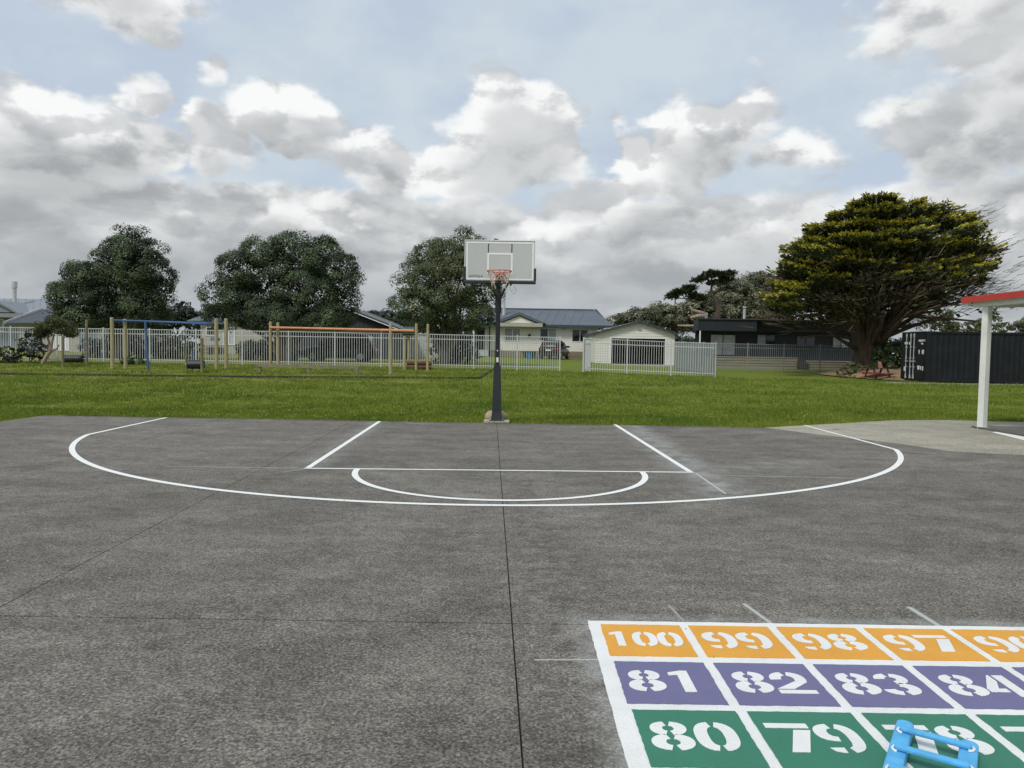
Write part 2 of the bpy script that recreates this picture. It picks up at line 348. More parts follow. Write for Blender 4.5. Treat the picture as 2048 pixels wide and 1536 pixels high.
# ---- court of cast slabs
SMEARS=[(2.44,15.2,2.40,8.1,.50,.34),(2.38,9.35,2.38,8.05,.028,.95),(2.4,9.24,4.47,9.17,.016,.8),(-4.4,9.29,-2.6,9.31,.016,.8),(-2.62,9.25,-2.8,9.0,.02,.6),
 (1.47,4.50,1.53,4.15,.022,.9),(2.49,4.48,2.50,4.15,.03,.9),(.99,4.45,1.02,4.2,.015,.5),(.14,3.635,.50,3.65,.010,.9),(.44,4.2,.52,2.0,.16,.34),(.5,4.22,4,4.22,.10,.28),
 (-6.95,12.7,-6.0,12.25,.02,.3),(-2.8,15.2,-2.62,9.5,.35,.20),(6.3,11.95,6.75,11.6,.03,.6),(-1.9,9.3,-.2,7.4,.25,.12),(2.2,9.4,4.2,10.4,.45,.2)]
def court_material(name,lo,hi,smears=True):
    m=bpy.data.materials.new(name); m.use_nodes=True; nt=m.node_tree; N=nt.nodes; K=nt.links; p=N['Principled BSDF']
    p.inputs['Roughness'].default_value=.88; p.inputs['Specular IOR Level'].default_value=.3
    P=N.new('ShaderNodeNewGeometry').outputs['Position']
    def nz(sc,det,st=(1,1,1),rough=.6):
        mp=N.new('ShaderNodeMapping'); mp.inputs['Scale'].default_value=st; K.new(P,mp.inputs[0])
        n=N.new('ShaderNodeTexNoise'); n.inputs['Scale'].default_value=sc; n.inputs['Detail'].default_value=det; n.inputs['Roughness'].default_value=rough; K.new(mp.outputs[0],n.inputs['Vector']); return n.outputs[0]
    def MA(op,a,b):
        n=N.new('ShaderNodeMath'); n.operation=op
        for s,v in zip(n.inputs,(a,b)):
            if isinstance(v,bpy.types.NodeSocket): K.new(v,s)
            else: s.default_value=v
        return n.outputs[0]
    def MR(v,a,b,c,d):
        n=N.new('ShaderNodeMapRange'); n.interpolation_type='SMOOTHSTEP'; K.new(v,n.inputs[0])
        for i,x in zip((1,2,3,4),(a,b,c,d)): n.inputs[i].default_value=x
        return n.outputs[0]
    cr=N.new('ShaderNodeValToRGB'); e=cr.color_ramp.elements
    e[0].position=.392; e[0].color=(*lo,1); e[1].position=.566; e[1].color=(*hi,1)
    v=MA('ADD',MA('ADD',MA('MULTIPLY',nz(68,3,(1,1,1),.72),.54),MA('MULTIPLY',nz(1.6,9,(.8,1.2,1),.72),.22)),MA('MULTIPLY',nz(9,6,(1,1,1),.7),.18))
    K.new(v,cr.inputs[0])
    vo=N.new('ShaderNodeTexVoronoi'); vo.inputs['Scale'].default_value=85; K.new(P,vo.inputs['Vector'])   # exposed chips
    sr=N.new('ShaderNodeSeparateColor'); K.new(vo.outputs['Color'],sr.inputs[0]); chip=MA('MULTIPLY',MR(vo.outputs['Distance'],.05,.34,1.10,.90),MR(sr.outputs[0],.05,.95,.70,1.34))
    streak=MR(nz(1.7,8,(.7,1.2,1),.72),.34,.66,.88,1.12)
    worn=MR(nz(.22,5),.35,.65,.90,1.10)
    mul=MA('MULTIPLY',MA('MULTIPLY',chip,streak),worn)
    vm=N.new('ShaderNodeVectorMath'); vm.operation='SCALE'; K.new(cr.outputs[0],vm.inputs[0]); K.new(mul,vm.inputs['Scale']); col=vm.outputs[0]
    # dark lichen stains beside the middle joint and scattered
    def seg(ax,ay,bx,by):
        a=Vector((ax,ay,0)); b=Vector((bx,by,0)); d=b-a
        s=N.new('ShaderNodeVectorMath'); s.operation='SUBTRACT'; K.new(P,s.inputs[0]); s.inputs[1].default_value=a
        f=N.new('ShaderNodeVectorMath'); f.operation='MULTIPLY'; K.new(s.outputs[0],f.inputs[0]); f.inputs[1].default_value=(1,1,0)
        dt=N.new('ShaderNodeVectorMath'); dt.operation='DOT_PRODUCT'; K.new(f.outputs[0],dt.inputs[0]); dt.inputs[1].default_value=d/d.length_squared
        cl=N.new('ShaderNodeClamp'); K.new(dt.outputs['Value'],cl.inputs[0])
        sc=N.new('ShaderNodeVectorMath'); sc.operation='SCALE'; sc.inputs[0].default_value=d; K.new(cl.outputs[0],sc.inputs['Scale'])
        ds=N.new('ShaderNodeVectorMath'); ds.operation='DISTANCE'; K.new(f.outputs[0],ds.inputs[0]); K.new(sc.outputs[0],ds.inputs[1]); return ds.outputs['Value']
    def mix(f,a,b):
        n=N.new('ShaderNodeMix'); n.data_type='RGBA'; K.new(f,n.inputs[0]); K.new(a,n.inputs[6]); n.inputs[7].default_value=(*b,1); return n.outputs[2]
    if smears:
        st=MA('MULTIPLY',MR(seg(.22,8.6,.30,1.0),.0,.42,1,0),MR(nz(7,8,(1,1,1),.75),.46,.62,0,.62))
        col=mix(st,col,(.050,.048,.043))
        st=MA('MULTIPLY',MR(seg(-9.9,15.49,5.2,15.18),.02,.34,1,0),MR(nz(5,7,(1,1,1),.7),.36,.62,.1,.75)); col=mix(st,col,(.052,.045,.034))
        st=MA('MULTIPLY',MR(seg(-.31,15.3,-.30,15.2),.05,.42,1,0),MR(nz(6,6),.35,.6,.2,.7)); col=mix(st,col,(.055,.048,.038))
        st=MA('MULTIPLY',MR(nz(.5,3),.5,.66,0,1),MR(nz(9,8,(1,1,1),.75),.50,.64,0,.45)); col=mix(st,col,(.062,.060,.055))
        nn=nz(3.2,6,(1,1,1),.65); tot=None
        for (ax,ay,bx,by,w,s) in SMEARS:
            g=MR(seg(ax,ay,bx,by),w*.1,w,s,0)
            if w>.09: g=MA('MULTIPLY',g,MR(nn,.34,.64,.15,1.15))
            tot=g if tot is None else MA('MAXIMUM',tot,g)
        col=mix(tot,col,(.46,.49,.48))
    K.new(col,p.inputs['Base Color'])
    b=N.new('ShaderNodeBump'); b.inputs['Strength'].default_value=.55; b.inputs['Distance'].default_value=.006; K.new(vo.outputs['Distance'],b.inputs['Height']); K.new(b.outputs[0],p.inputs['Normal'])
    return m
MT['court']=court_material('weathered_court_concrete',(.066,.061,.052),(.272,.251,.219))
MT['joint']=mat('joint_dirt',(.035,.033,.029),.95,.4,8)
court=empty('court',kind='structure')
xk=lambda x0,y: x0+(15-y)*.0295
edge=lambda x: 15.30-.0203*(x+.3)
CONC=[(5.26,15.187),(5.58,14.63),(5.92,14.0),(6.42,13.44),(6.81,12.78),(7.16,11.89),(8.13,11.55),(10.5,11.2),(14,11.0),(24,10.8)]
def slab(poly,name='slab',m='court',par=None,z0=-.16,z1=0.):
    b=MB(); b.prism([(x,y,z0) for x,y in poly],(0,0,z1-z0)); return b.build(name,m,par)
G=.0042; JX=[-9.9,-6.04,-3.32,-.30]; YJ=4.12
def jy(x): return YJ+.02*(x)*.0
for i in range(3):
    a,b_=JX[i],JX[i+1]
    l=(lambda y,a=a,i=i: (xk(a,y) if i else a)+ (G if i else 0)); r=(lambda y,b_=b_: xk(b_,y)-G)
    slab([(l(YJ),YJ+G),(r(YJ),YJ+G),(r(edge(r(15))),edge(r(15))),(l(edge(a)),edge(a))],par=court)
    slab([(l(-6),-6),(r(-6),-6),(r(YJ),YJ-.008),(l(YJ),YJ-.008)],par=court)
l=lambda y: xk(-.30,y)+G
slab([(l(YJ),YJ+G),(24,YJ+G)]+CONC[::-1]+[(l(edge(-.3)),edge(-.3))],par=court)
slab([(l(-6),-6),(24,-6),(24,YJ-G),(l(YJ),YJ-.008)],par=court)
slab([(-9.8,-5.9),(23.9,-5.9),(23.9,10.5),(5,14.5),(-9.8,15.2)],'joint_bed','joint',court,-.15,-.012)
# ---- painted court lines
MT['line_paint']=mat('court_line_paint',(.70,.71,.695),.75,.07,30,col2=(.82,.825,.81))
CA=.0269; CX,CY=-.2886,15.1902; FT=5.877
def cw(u,v,z=.004): return (CX+u*math.cos(CA)+v*math.sin(CA),CY+u*math.sin(CA)-v*math.cos(CA),z)
def strip(outer,inner):
    b=MB(); n=len(outer); b.add(list(outer)+list(inner),[(i,i+1,n+i+1,n+i) for i in range(n-1)]); return b
def arc(u0,v0,R,a0,a1,n): return [(u0+R*math.sin(a0+(a1-a0)*i/n),v0+R*math.cos(a0+(a1-a0)*i/n)) for i in range(n+1)]
LW=.075
U0,V0,R3=-.10,.86,7.12
aL=math.atan2(-6.93-U0,2.66-V0); aR=math.atan2(6.56-U0,3.40-V0)
o=arc(U0,V0,R3,aL,aR,110); i_=arc(U0,V0,R3-.078,aL,aR,110)
strip([cw(*p) for p in o],[cw(*p) for p in i_]).build('three_point_line','line_paint',court)
strip([cw(-7.00,-.36),cw(*o[0])],[cw(-6.93,-.36),cw(*i_[0])]).build('corner_line','line_paint',court)
strip([cw(6.66,-.40),cw(*o[-1])],[cw(6.59,-.40),cw(*i_[-1])]).build('corner_line','line_paint',court)
strip([cw(-2.5,-.12),cw(-2.5,FT-LW)],[cw(-2.5+LW,-.12),cw(-2.5+LW,FT-LW)]).build('lane_line','line_paint',court)
strip([cw(2.5,-.10),cw(2.5,FT-LW)],[cw(2.5-LW,-.10),cw(2.5-LW,FT-LW)]).build('lane_line','line_paint',court)
strip([cw(-2.5,FT),cw(2.5,FT)],[cw(-2.5,FT-LW*.8),cw(2.5,FT-LW*.8)]).build('free_throw_line','line_paint',court)
strip([cw(*p,.0045) for p in arc(0,FT+.002,1.86,-math.pi/2,math.pi/2,60)],[cw(*p,.0045) for p in arc(0,FT+.002,1.86-LW,-math.pi/2,math.pi/2,60)]).build('free_throw_arc','line_paint',court)
strip([cw(-.20,.9),cw(.22,.9)],[cw(-.20,.93),cw(.22,.93)]).build('faint_mark',mat('worn_paint',(.34,.34,.33),.8,.2,9),court)
# ---- number grid
def ground_paint(name,col,wear=.5):
    m=mat(name,col,.62,.06,3,bump=.35,bscale=110); nt=m.node_tree; N=nt.nodes; K=nt.links; p=N['Principled BSDF']; P=N.new('ShaderNodeNewGeometry').outputs['Position']
    a=N.new('ShaderNodeTexNoise'); a.inputs['Scale'].default_value=150; a.inputs['Detail'].default_value=3; K.new(P,a.inputs['Vector'])
    c=N.new('ShaderNodeTexNoise'); c.inputs['Scale'].default_value=4; c.inputs['Detail'].default_value=6; K.new(P,c.inputs['Vector'])
    ad=N.new('ShaderNodeMath'); ad.operation='MULTIPLY_ADD'; K.new(c.outputs[0],ad.inputs[0]); ad.inputs[1].default_value=.55; K.new(a.outputs[0],ad.inputs[2])
    mr=N.new('ShaderNodeMapRange'); K.new(ad.outputs[0],mr.inputs[0]); mr.inputs[1].default_value=.90; mr.inputs[2].default_value=1.04; mr.inputs[4].default_value=wear
    mx=N.new('ShaderNodeMix'); mx.data_type='RGBA'; K.new(mr.outputs[0],mx.inputs[0]); K.new(p.inputs['Base Color'].links[0].from_socket,mx.inputs[6]); mx.inputs[7].default_value=(.17,.16,.145,1); K.new(mx.outputs[2],p.inputs['Base Color']); return m
MT['paint_white']=ground_paint('thick_white_paint',(.74,.755,.745),.30)
MT['paint_orange']=ground_paint('orange_ground_paint',(.70,.335,.036),.32)
MT['paint_purple']=ground_paint('purple_ground_paint',(.140,.137,.270),.32)
MT['paint_green']=ground_paint('green_ground_paint',(.030,.185,.115),.32)
grid=empty('number_grid',(0,0,0),label='painted hundred-square number grid in orange, purple and green on the court',cat='playground marking')
def sell(cx,cy,rx,ry,a,n=2.5):
    c,s=math.cos(a),math.sin(a); return (cx+rx*math.copysign(abs(c)**(2/n),c),cy+ry*math.copysign(abs(s)**(2/n),s))
def band(cx,cy,ox,oy,ix,iy,a0,a1,n=14,e=2.5):
    a0,a1=math.radians(a0),math.radians(a1); q=[]
    for k in range(n):
        t0=a0+(a1-a0)*k/n; t1=a0+(a1-a0)*(k+1)/n
        q.append([sell(cx,cy,ox,oy,t0,e),sell(cx,cy,ox,oy,t1,e),sell(cx,cy,ix,iy,t1,e),sell(cx,cy,ix,iy,t0,e)])
    return q
def digit(d):
    # stencil numerals in a box 0.76 wide, 1 high, centred; gaps left for the stencil bridges
    if d=='0': return band(0,0,.37,.5,.135,.33,97,263)+band(0,0,.37,.5,.135,.33,-83,83)
    if d=='8': return band(0,.255,.32,.245,.10,.095,100,258,12,2.2)+band(0,.255,.32,.245,.10,.095,-80,80,12,2.2)+band(0,-.225,.37,.275,.12,.11,102,260,12,2.2)+band(0,-.225,.37,.275,.12,.11,-78,78,12,2.2)
    if d in '96':
        q=band(0,.19,.37,.31,.14,.15,99,268,12,2.3)+band(0,0,.37,.5,.15,.34,-80,80)+[[(-.30,-.34),(-.06,-.33),(-.06,-.5),(-.14,-.495),(-.24,-.45)]]
        return q if d=='9' else [[(-x,-y) for x,y in p] for p in q]
    if d=='1': return [[(-.10,-.5),(.13,-.5),(.13,.5),(-.02,.5),(-.28,.40),(-.28,.26),(-.10,.30)]]
    if d=='7': return [[(-.38,.5),(.38,.5),(.38,.33),(-.38,.33)],[(.08,.26),(.38,.26),(.10,-.5),(-.20,-.5)]]
    if d=='2': return band(0,.17,.36,.33,.13,.16,100,185,8,2.2)+band(0,.17,.36,.33,.13,.16,-30,82,10,2.2)+[[(.34,.03),(.09,.05),(-.36,-.30),(-.02,-.30)],[(-.36,-.5),(.38,-.5),(.38,-.35),(-.36,-.35)]]
    if d=='3': return band(0,.245,.33,.255,.11,.10,100,180,8,2.2)+band(0,.245,.33,.255,.11,.10,-85,80,10,2.2)+band(0,-.225,.37,.275,.13,.11,-78,82,10,2.2)+band(0,-.225,.37,.275,.13,.11,186,262,8,2.2)
    if d=='4': return [[(-.38,-.30),(-.38,-.14),(-.02,.5),(.02,.5),(.02,.20),(-.14,-.14),(.0,-.14),(.0,-.30)],[(.08,-.5),(.30,-.5),(.30,.5),(.08,.5)]]
    if d=='5': return [[(-.34,.5),(.34,.5),(.34,.34),(-.34,.34)],[(-.34,.28),(-.12,.28),(-.12,.12),(-.34,.05)]]+band(0,-.16,.37,.34,.14,.17,-85,85,12,2.2)+band(0,-.16,.37,.34,.14,.17,188,262,8,2.2)
GX,GW=.525,.45
def wobbly(x0,x1,y0,y1,z0,z1,n=14,a=.0022):
    r=random.Random(int(x0*1000+y0*77)); p=[(x0+(x1-x0)*i/n,y0) for i in range(n)]+[(x1,y0+(y1-y0)*i/n) for i in range(n)]+[(x1-(x1-x0)*i/n,y1) for i in range(n)]+[(x0,y1-(y1-y0)*i/n) for i in range(n)]
    return MB().prism([(x+r.uniform(-a,a),y+r.uniform(-a,a),z0) for x,y in p],(0,0,z1-z0))
wobbly(.458,GX+.5*5+.03,2.60,4.172,.0005,.004,n=40).build('white_base','paint_white',grid)
rows=[(4.11,3.685,'paint_orange',['100','99','98','97','96'],0,'orange'),(3.615,3.18,'paint_purple',['81','82','83','84','85'],.008,'purple'),(3.122,2.685,'paint_green',['80','79','78','77','76'],.02,'green')]
for (yt,yb,m,nums,dx,cn) in rows:
    for k,s in enumerate(nums):
        x=GX+dx+.5*k
        q=wobbly(x,x+GW,yb,yt,.003,.008).build('square',m,grid,label=cn+' painted square with the number '+s)
        b=MB(); hgt=.210 if len(s)==2 else .185; wd=.236 if len(s)==2 else .20
        stepx=.186 if len(s)==2 else .136
        for j,ch in enumerate(s):
            ox=x+GW/2-.01+(j-(len(s)-1)/2)*stepx; oy=(yt+yb)/2+.003
            for pi,poly in enumerate(digit(ch)):
                z=.0105+.0004*(pi//12%2)
                b.prism([(ox+px_*wd*(.9 if len(s)==3 else 1),oy+py_*hgt*1.05,.0085) for px_,py_ in poly],(0,0,z-.0085))
        b.build('number','paint_white',q)
# ---- pale concrete path and shelter floor
MT['path']=court_material('pale_path_concrete',(.29,.272,.218),(.385,.362,.292),False)
path=empty('path',kind='structure')
FAR=[(5.26,15.187),(6.19,15.70),(6.9,16.10),(7.96,16.70),(8.93,17.23),(9.8,17.48),(10.53,17.55),(12.15,17.36),(26,17.0)]
slab([(x,y) for x,y in CONC[1:]]+[(26,10.8)]+FAR[::-1],'slab','path',path,-.14,.0)
MB().box(6.62,6.73,15.02,15.07,.001,.004).build('leaf_mark','joint',path)
MT['shelter_floor']=court_material('grey_shelter_floor',(.11,.108,.10),(.19,.185,.17),False)
sf=empty('shelter_floor',kind='structure')
slab([(9.97,11.6),(20,11.6),(20,15.86),(9.99,15.86)],'slab','shelter_floor',sf,.0,.035)
b=MB(); b.add([(9.80,14.9,.004),(9.965,15.0,.004),(9.955,11.6,.004),(9.15,11.6,.004)],[(0,1,2,3)]); b.build('painted_edge','line_paint',sf)
# ---- grass blades
_c=at(1735,748); SOIL=(21.7,42.7,3.3,4.7)
def in_paved(x,y):
    e=np.where(x<5.26,15.30-.0203*(x+.3),0)
    fx=[p[0] for p in FAR]; fy=[p[1] for p in FAR]
    e=np.where(x>=5.26,np.interp(x,fx,fy),e)
    return (y<e-.045+.03*np.sin(x*3.1)+.02*np.sin(x*11.))&(x>-9.95)
def grass():
    r=np.random.default_rng(3); Vs=[]
    for (x0,x1,y0,y1,dens,hh,per,sp) in ((-14,15,15.1,17.2,190,.050,8,.045),(-15,17,17.2,21,95,.055,8,.06),(-19,21,21,27,42,.065,8,.09),(-26,25,27,38,17,.08,8,.14),(-11.5,-9.9,12,15.2,190,.05,8,.05)):
        n=int((x1-x0)*(y1-y0)*dens); x=r.uniform(x0,x1,n); y=r.uniform(y0,y1,n)
        k=~in_paved(x,y); x,y=x[k],y[k]; n=len(x); z=terrain(x,y)+.012
        hv=hh*(.55+.9*(.5+.5*np.sin(x*.9+1.7*np.sin(y*.6))*np.cos(y*1.1+x*.3)))*r.uniform(.6,1.3,n)
        k=((x-SOIL[0])/SOIL[2])**2+((y-SOIL[1])/SOIL[3])**2>1.02; x,y,z,hv=x[k],y[k],z[k],hv[k]; n=len(x)
        bx=np.repeat(x,per)+r.normal(0,sp,n*per); by=np.repeat(y,per)+r.normal(0,sp,n*per); bz=np.repeat(z,per)-.015; bh=np.repeat(hv,per)*r.uniform(.6,1.2,n*per)
        k=~in_paved(bx,by); bx,by,bz,bh=bx[k],by[k],bz[k],bh[k]
        a=r.uniform(0,6.283,len(bx)); w=.006+.05*sp; lean=bh*r.uniform(.1,.9,len(bx)); la=r.uniform(0,6.283,len(bx))
        A=np.stack([bx-np.cos(a)*w,by-np.sin(a)*w,bz],1); B=np.stack([bx+np.cos(a)*w,by+np.sin(a)*w,bz],1); C=np.stack([bx+np.cos(la)*lean,by+np.sin(la)*lean,bz+bh+.01],1)
        Vs.append(np.stack([A,B,C],1).reshape(-1,3))
    V=np.concatenate(Vs); fastmesh('grass',V,np.arange(len(V)).reshape(-1,3),'grass',k=3,kind='stuff')
    # white clover heads
    n=900; x=r.uniform(-20,20,n); y=15.6+r.uniform(0,1,n)**1.6*20; k=~in_paved(x,y-.1); x,y=x[k],y[k]; z=terrain(x,y)+.06
    V=[];Fc=[]
    C=np.stack([x,y,z],1); s=.011
    offs=np.array([[s,0,0],[0,s,0],[-s,0,0],[0,-s,0],[0,0,s],[0,0,-s]]); V=(C[:,None,:]+offs).reshape(-1,3)
    tri=np.array([[0,1,4],[1,2,4],[2,3,4],[3,0,4],[1,0,5],[2,1,5],[3,2,5],[0,3,5]]); Ff=(np.arange(len(x))[:,None,None]*6+tri).reshape(-1,3)
    fastmesh('clover_flowers',V,Ff,mat('clover_white',(.50,.50,.42),.9,.2,5),k=3,kind='stuff')
grass()

def grit():
    r=np.random.default_rng(17); n=420; x=r.uniform(-7,7,n); y=2.6+r.uniform(0,1,n)**1.4*12; s=r.uniform(.0025,.0075,n)*(1+.05*y)
    offs=np.array([[1,0,.2],[.1,1.1,.2],[-1,.1,.2],[0,-.9,.2],[0,0,.9]]); V=(np.stack([x,y,np.full(n,.001)],1)[:,None,:]+offs*s[:,None,None]*r.uniform(.6,1.4,(n,5,1))).reshape(-1,3)
    t=np.array([[0,1,4],[1,2,4],[2,3,4],[3,0,4]]); fastmesh('grit',V,(np.arange(n)[:,None,None]*5+t).reshape(-1,3),mat('loose_grit',(.10,.08,.05),.9,.5,3,col2=(.46,.43,.36)),k=3,kind='stuff')
grit()
# ---------------------------------------------------------------- fences
FH=1.8
_meshcache={}
def shared(key,maker,m):
    if key not in _meshcache:
        o=maker().build('tmp',m); _meshcache[key]=o.data; bpy.data.objects.remove(o)
    return _meshcache[key]
def fence(p0,p1,label,m='fence_white',panel=2.4,group=None,gap=.123,extra_post=True,cat='fence',name='picket_fence'):
    p0=Vector(p0[:2]); p1=Vector(p1[:2]); Ld=(p1-p0).length; n=max(1,round(Ld/panel)); d=(p1-p0)/Ld
    rz=math.atan2(d.y,d.x); root=empty(name,(p0.x,p0.y,tz(*p0)),label=label,cat=cat,group=group)
    z0=tz(*p0)
    pk=shared('picket'+m,lambda:MB().box(-.011,.011,-.011,.011,.06,FH-.05),m)
    ps=shared('post'+m,lambda:MB().box(-.0325,.0325,-.0325,.0325,-.3,FH+.03).box(-.036,.036,-.036,.036,FH+.03,FH+.045),m)
    for i in range(n+1):
        q=p0+d*(Ld*i/n); o=link('post',ps,m,root); o.location=(q.x-p0.x,q.y-p0.y,tz(*q)-z0); o.rotation_euler.z=rz
    for i in range(n):
        a=p0+d*(Ld*i/n); b=p0+d*(Ld*(i+1)/n); za,zb=tz(*a)-z0,tz(*b)-z0
        A=Vector((a.x-p0.x,a.y-p0.y,za)); B=Vector((b.x-p0.x,b.y-p0.y,zb))
        for h in (FH-.03,FH-.27,.20):
            MB().bar(A+Vector((0,0,h)),B+Vector((0,0,h)),.032,.036).build('rail',m,root)
        L1=(B-A).length; k=int(L1/gap)
        for j in range(1,k):
            q=A.lerp(B,j/k); o=link('picket',pk,m,root); o.location=q; o.rotation_euler.z=rz
    return root
fl=at(1119,742)
LA=pt(-70,719,38.2); LB=pt(947,736,38.2)
fence(LA,LB,'long white picket fence behind the playground posts, under the three round trees',panel=2.42)
fence(LB,fl,'white picket fence section in front of the cream house, ending at the gateway',panel=2.3)
ga=at(1166,744.5); gb=at(1429.5,755)
fence(ga,gb,'white picket fence section standing before the cream garage',panel=2.25)
gc=pt(1349,742,47.2)
fence(gb,gc,'grey-shaded picket fence seen edge on, running back from the corner post beside the garage',m='fence_grey',panel=2.2)
rb=pt(1712,745,47.2)
fence(gc,rb,'thin grey picket fence in front of the charcoal house, ending at the cypress trunk',m='fence_grey',panel=2.4)
gq=ga+Vector((.55,1.9,0))
fence(ga+Vector((.06,.12,0)),gq,'open white picket gate leaf swung back beside the garage',panel=2.0,gap=.11,cat='gate',name='picket_gate')
# ---------------------------------------------------------------- buildings
def weather_wall(root,m,x0,x1,z0,z1,y,holes=(),bh=.17,name='weatherboards',gable=None):
    b=MB(); z=z0; 
    while z<(gable[1] if gable else z1)-.01:
        zt=min(z+bh,(gable[1] if gable else z1))
        a0,a1=x0,x1
        if gable and zt>z1:
            gx,gz=gable; t=max(0,(z-z1)/(gz-z1)); a0=x0+(gx-x0)*t; a1=x1+(gx-x1)*t
            if a1-a0<.05: break
        iv=[(a0,a1)]
        for (h0,h1,hz0,hz1) in holes:
            if zt>hz0+.01 and z<hz1-.01:
                iv=[s for (u,v) in iv for s in ((u,min(v,h0)),(max(u,h1),v)) if s[1]-s[0]>.01]
        for (u,v) in iv:
            b.prism([(u,y,z),(u,y-.032,z),(u,y-.012,zt),(u,y,zt)],(v-u,0,0))
        z=zt
    return b.build(name,m,root)
def window(root,x0,x1,z0,z1,y,panes=('dark_glass','dark_glass'),fw=.06,label=None):
    b=MB(); yf=y-.05; n=len(panes)
    b.box(x0,x1,yf,y+.05,z0,z0+fw).box(x0,x1,yf,y+.05,z1-fw,z1).box(x0,x0+fw,yf,y+.05,z0+fw,z1-fw).box(x1-fw,x1,yf,y+.05,z0+fw,z1-fw)
    w=(x1-x0-2*fw+fw)/n
    for i in range(1,n): b.box(x0+i*w,x0+i*w+fw,yf,y+.05,z0+fw,z1-fw)
    f=b.build('window','white_frame',root,label=label)
    for i,p in enumerate(panes):
        MB().box(x0+fw+i*w,x0+i*w+w,y-.01,y+.02,z0+fw,z1-fw).build('pane',p,f)
    return f
def roof_ribs(b,P0,P1,P2,P3,step=.75,h=.03):
    # standing ribs from eave P0-P1 to ridge P3-P2
    P0,P1,P2,P3=map(Vector,(P0,P1,P2,P3)); n=max(2,int((P1-P0).length/step)); nn=(P1-P0).cross(P3-P0).normalized()*h/2
    if nn.z<0: nn=-nn
    for i in range(1,n):
        t=i/n; b.bar(P0.lerp(P1,t)+nn*.6,P3.lerp(P2,t)+nn*.6,.04,h)
def house(name,label,cat='house'): return empty(name,label=label,cat=cat)
# cream house, front wall at Y=67
Yc=67.; g0=tz(3,Yc)
ch=house('house','cream weatherboard house with blue-grey hipped roof and a front gable, behind the pole')
X=lambda px,Y: (px-1024)/F*Y
cx=lambda px:pt(px,690,Yc).x
zE=pt(1100,651,Yc).z; zB=g0+.62
x0,x1=cx(955),cx(1197)
wins=[(1008,1041,656,682,('curtain_glass','curtain_glass')),(1079,1113,656,682,('dark_glass','curtain_glass')),(1143,1176,658,684,('dark_glass','dark_glass'))]
holes=[]
for (a,b_,c,d,pn) in wins: holes.append((cx(a),cx(b_),pt(a,d,Yc).z,pt(a,c,Yc).z))
holes.append((cx(955),cx(969),zB,zB+2.05))
weather_wall(ch,'cream',x0,x1,zB,zE-.02,Yc,holes)
for h,w in zip(holes,wins): window(ch,*h,Yc,w[4])
MB().box(x0+.02,x1-.02,Yc+.06,Yc+8,g0-.3,zE-.02).build('wall','cream',ch)
d=MB().box(cx(955),cx(969),Yc-.02,Yc+.04,zB,zB+2.05).build('door','dark_house',ch); MB().box(cx(966),cx(967),Yc-.06,Yc-.02,zB+.95,zB+1.05).build('handle','steel_flue',d)
b=MB()
for k in range(5): b.box(x0,x1,Yc-.05,Yc+.03,g0-.25+k*.17,g0-.25+k*.17+.13)
b.build('base_boards','base_board',ch)
# main roof: hip with ridge, gablet on the right
zR=pt(1100,620,Yc+4).z; rx0,rx1=pt(960,620,Yc+4).x,pt(1187,620,Yc+4).x
ex0,ex1=cx(915),pt(1226,651,Yc).x; yf,yb=Yc-.6,Yc+8.6; t=.06
rm=MB(); hx=pt(1172,641,Yc+2.2).x; gz=pt(1195,641,Yc+3).z
rm.prism([(ex0,yf,zE),(ex1,yf,zE),(rx1+.9,Yc+3.0,gz),(rx1,Yc+4,zR),(rx0,Yc+4,zR)],(0,0,t))
rm.prism([(ex1,yb,zE),(ex0,yb,zE),(rx0,Yc+4,zR),(rx1,Yc+4,zR)],(0,0,t))
rm.prism([(ex1,yf,zE),(ex1,yb,zE),(rx1+.9,Yc+5,gz),(rx1+.9,Yc+3,gz)],(0,0,t))
rm.prism([(ex0,yb,zE),(ex0,yf,zE),(rx0,Yc+4,zR)],(0,0,t))
rf=rm.build('roof','roof_blue',ch)
b=MB(); roof_ribs(b,(ex0+3,yf,zE+t),(ex1-2.5,yf,zE+t),(rx1,Yc+4,zR+t),(rx0+2,Yc+4,zR+t)); b.bar((rx0,Yc+4,zR+.09),(rx1+.1,Yc+4,zR+.09),.28,.07); b.build('ridge_and_ribs','roof_blue',rf)
MB().prism([(rx1-.55,Yc+2.7,gz+.06),(rx1+1.05,Yc+2.9,gz+.02),(rx1+.18,Yc+3.85,zR+.16)],(.08,.25,.05)).build('gablet','roof_dark',rf)
MB().box(ex0,ex1,yf-.10,yf,zE-.16,zE+.05).build('gutter','roof_dark',ch)
MB().box(ex0+.1,ex1-.1,yf,Yc,zE-.05,zE-.02).build('soffit','pale_wall',ch)
# front gable over the left rooms
ga0,ga1,gaz=pt(985,646,Yc-.9).x,pt(1092,646,Yc-.9).x,pt(1040,624,Yc-.9).z; gx=(ga0+ga1)/2; gb0=pt(1040,646,Yc-.9).z
b=MB(); b.prism([(ga0,Yc-.9,gb0),(gx,Yc-.9,gaz),(gx,Yc-.9,gaz-.28),(ga0+.6,Yc-.9,gb0)],(0,3.6,0)); b.prism([(ga1,Yc-.9,gb0),(gx,Yc-.9,gaz),(gx,Yc-.9,gaz-.28),(ga1-.6,Yc-.9,gb0)],(0,3.6,0))
b.build('gable_roof','roof_blue',ch)
MB().prism([(ga0+.9,Yc-.72,gb0+.02),(ga1-.9,Yc-.72,gb0+.02),(gx,Yc-.72,gaz-.36)],(0,.1,0)).build('gable_panel','cream',ch)
MB().box(ga0+.4,ga1-.3,Yc-.9,Yc-.5,gb0-.32,gb0).build('gable_beam','pale_wall',ch)
p0=pt(1008,622,Yc+2); p1=pt(1008,588,Yc+2)
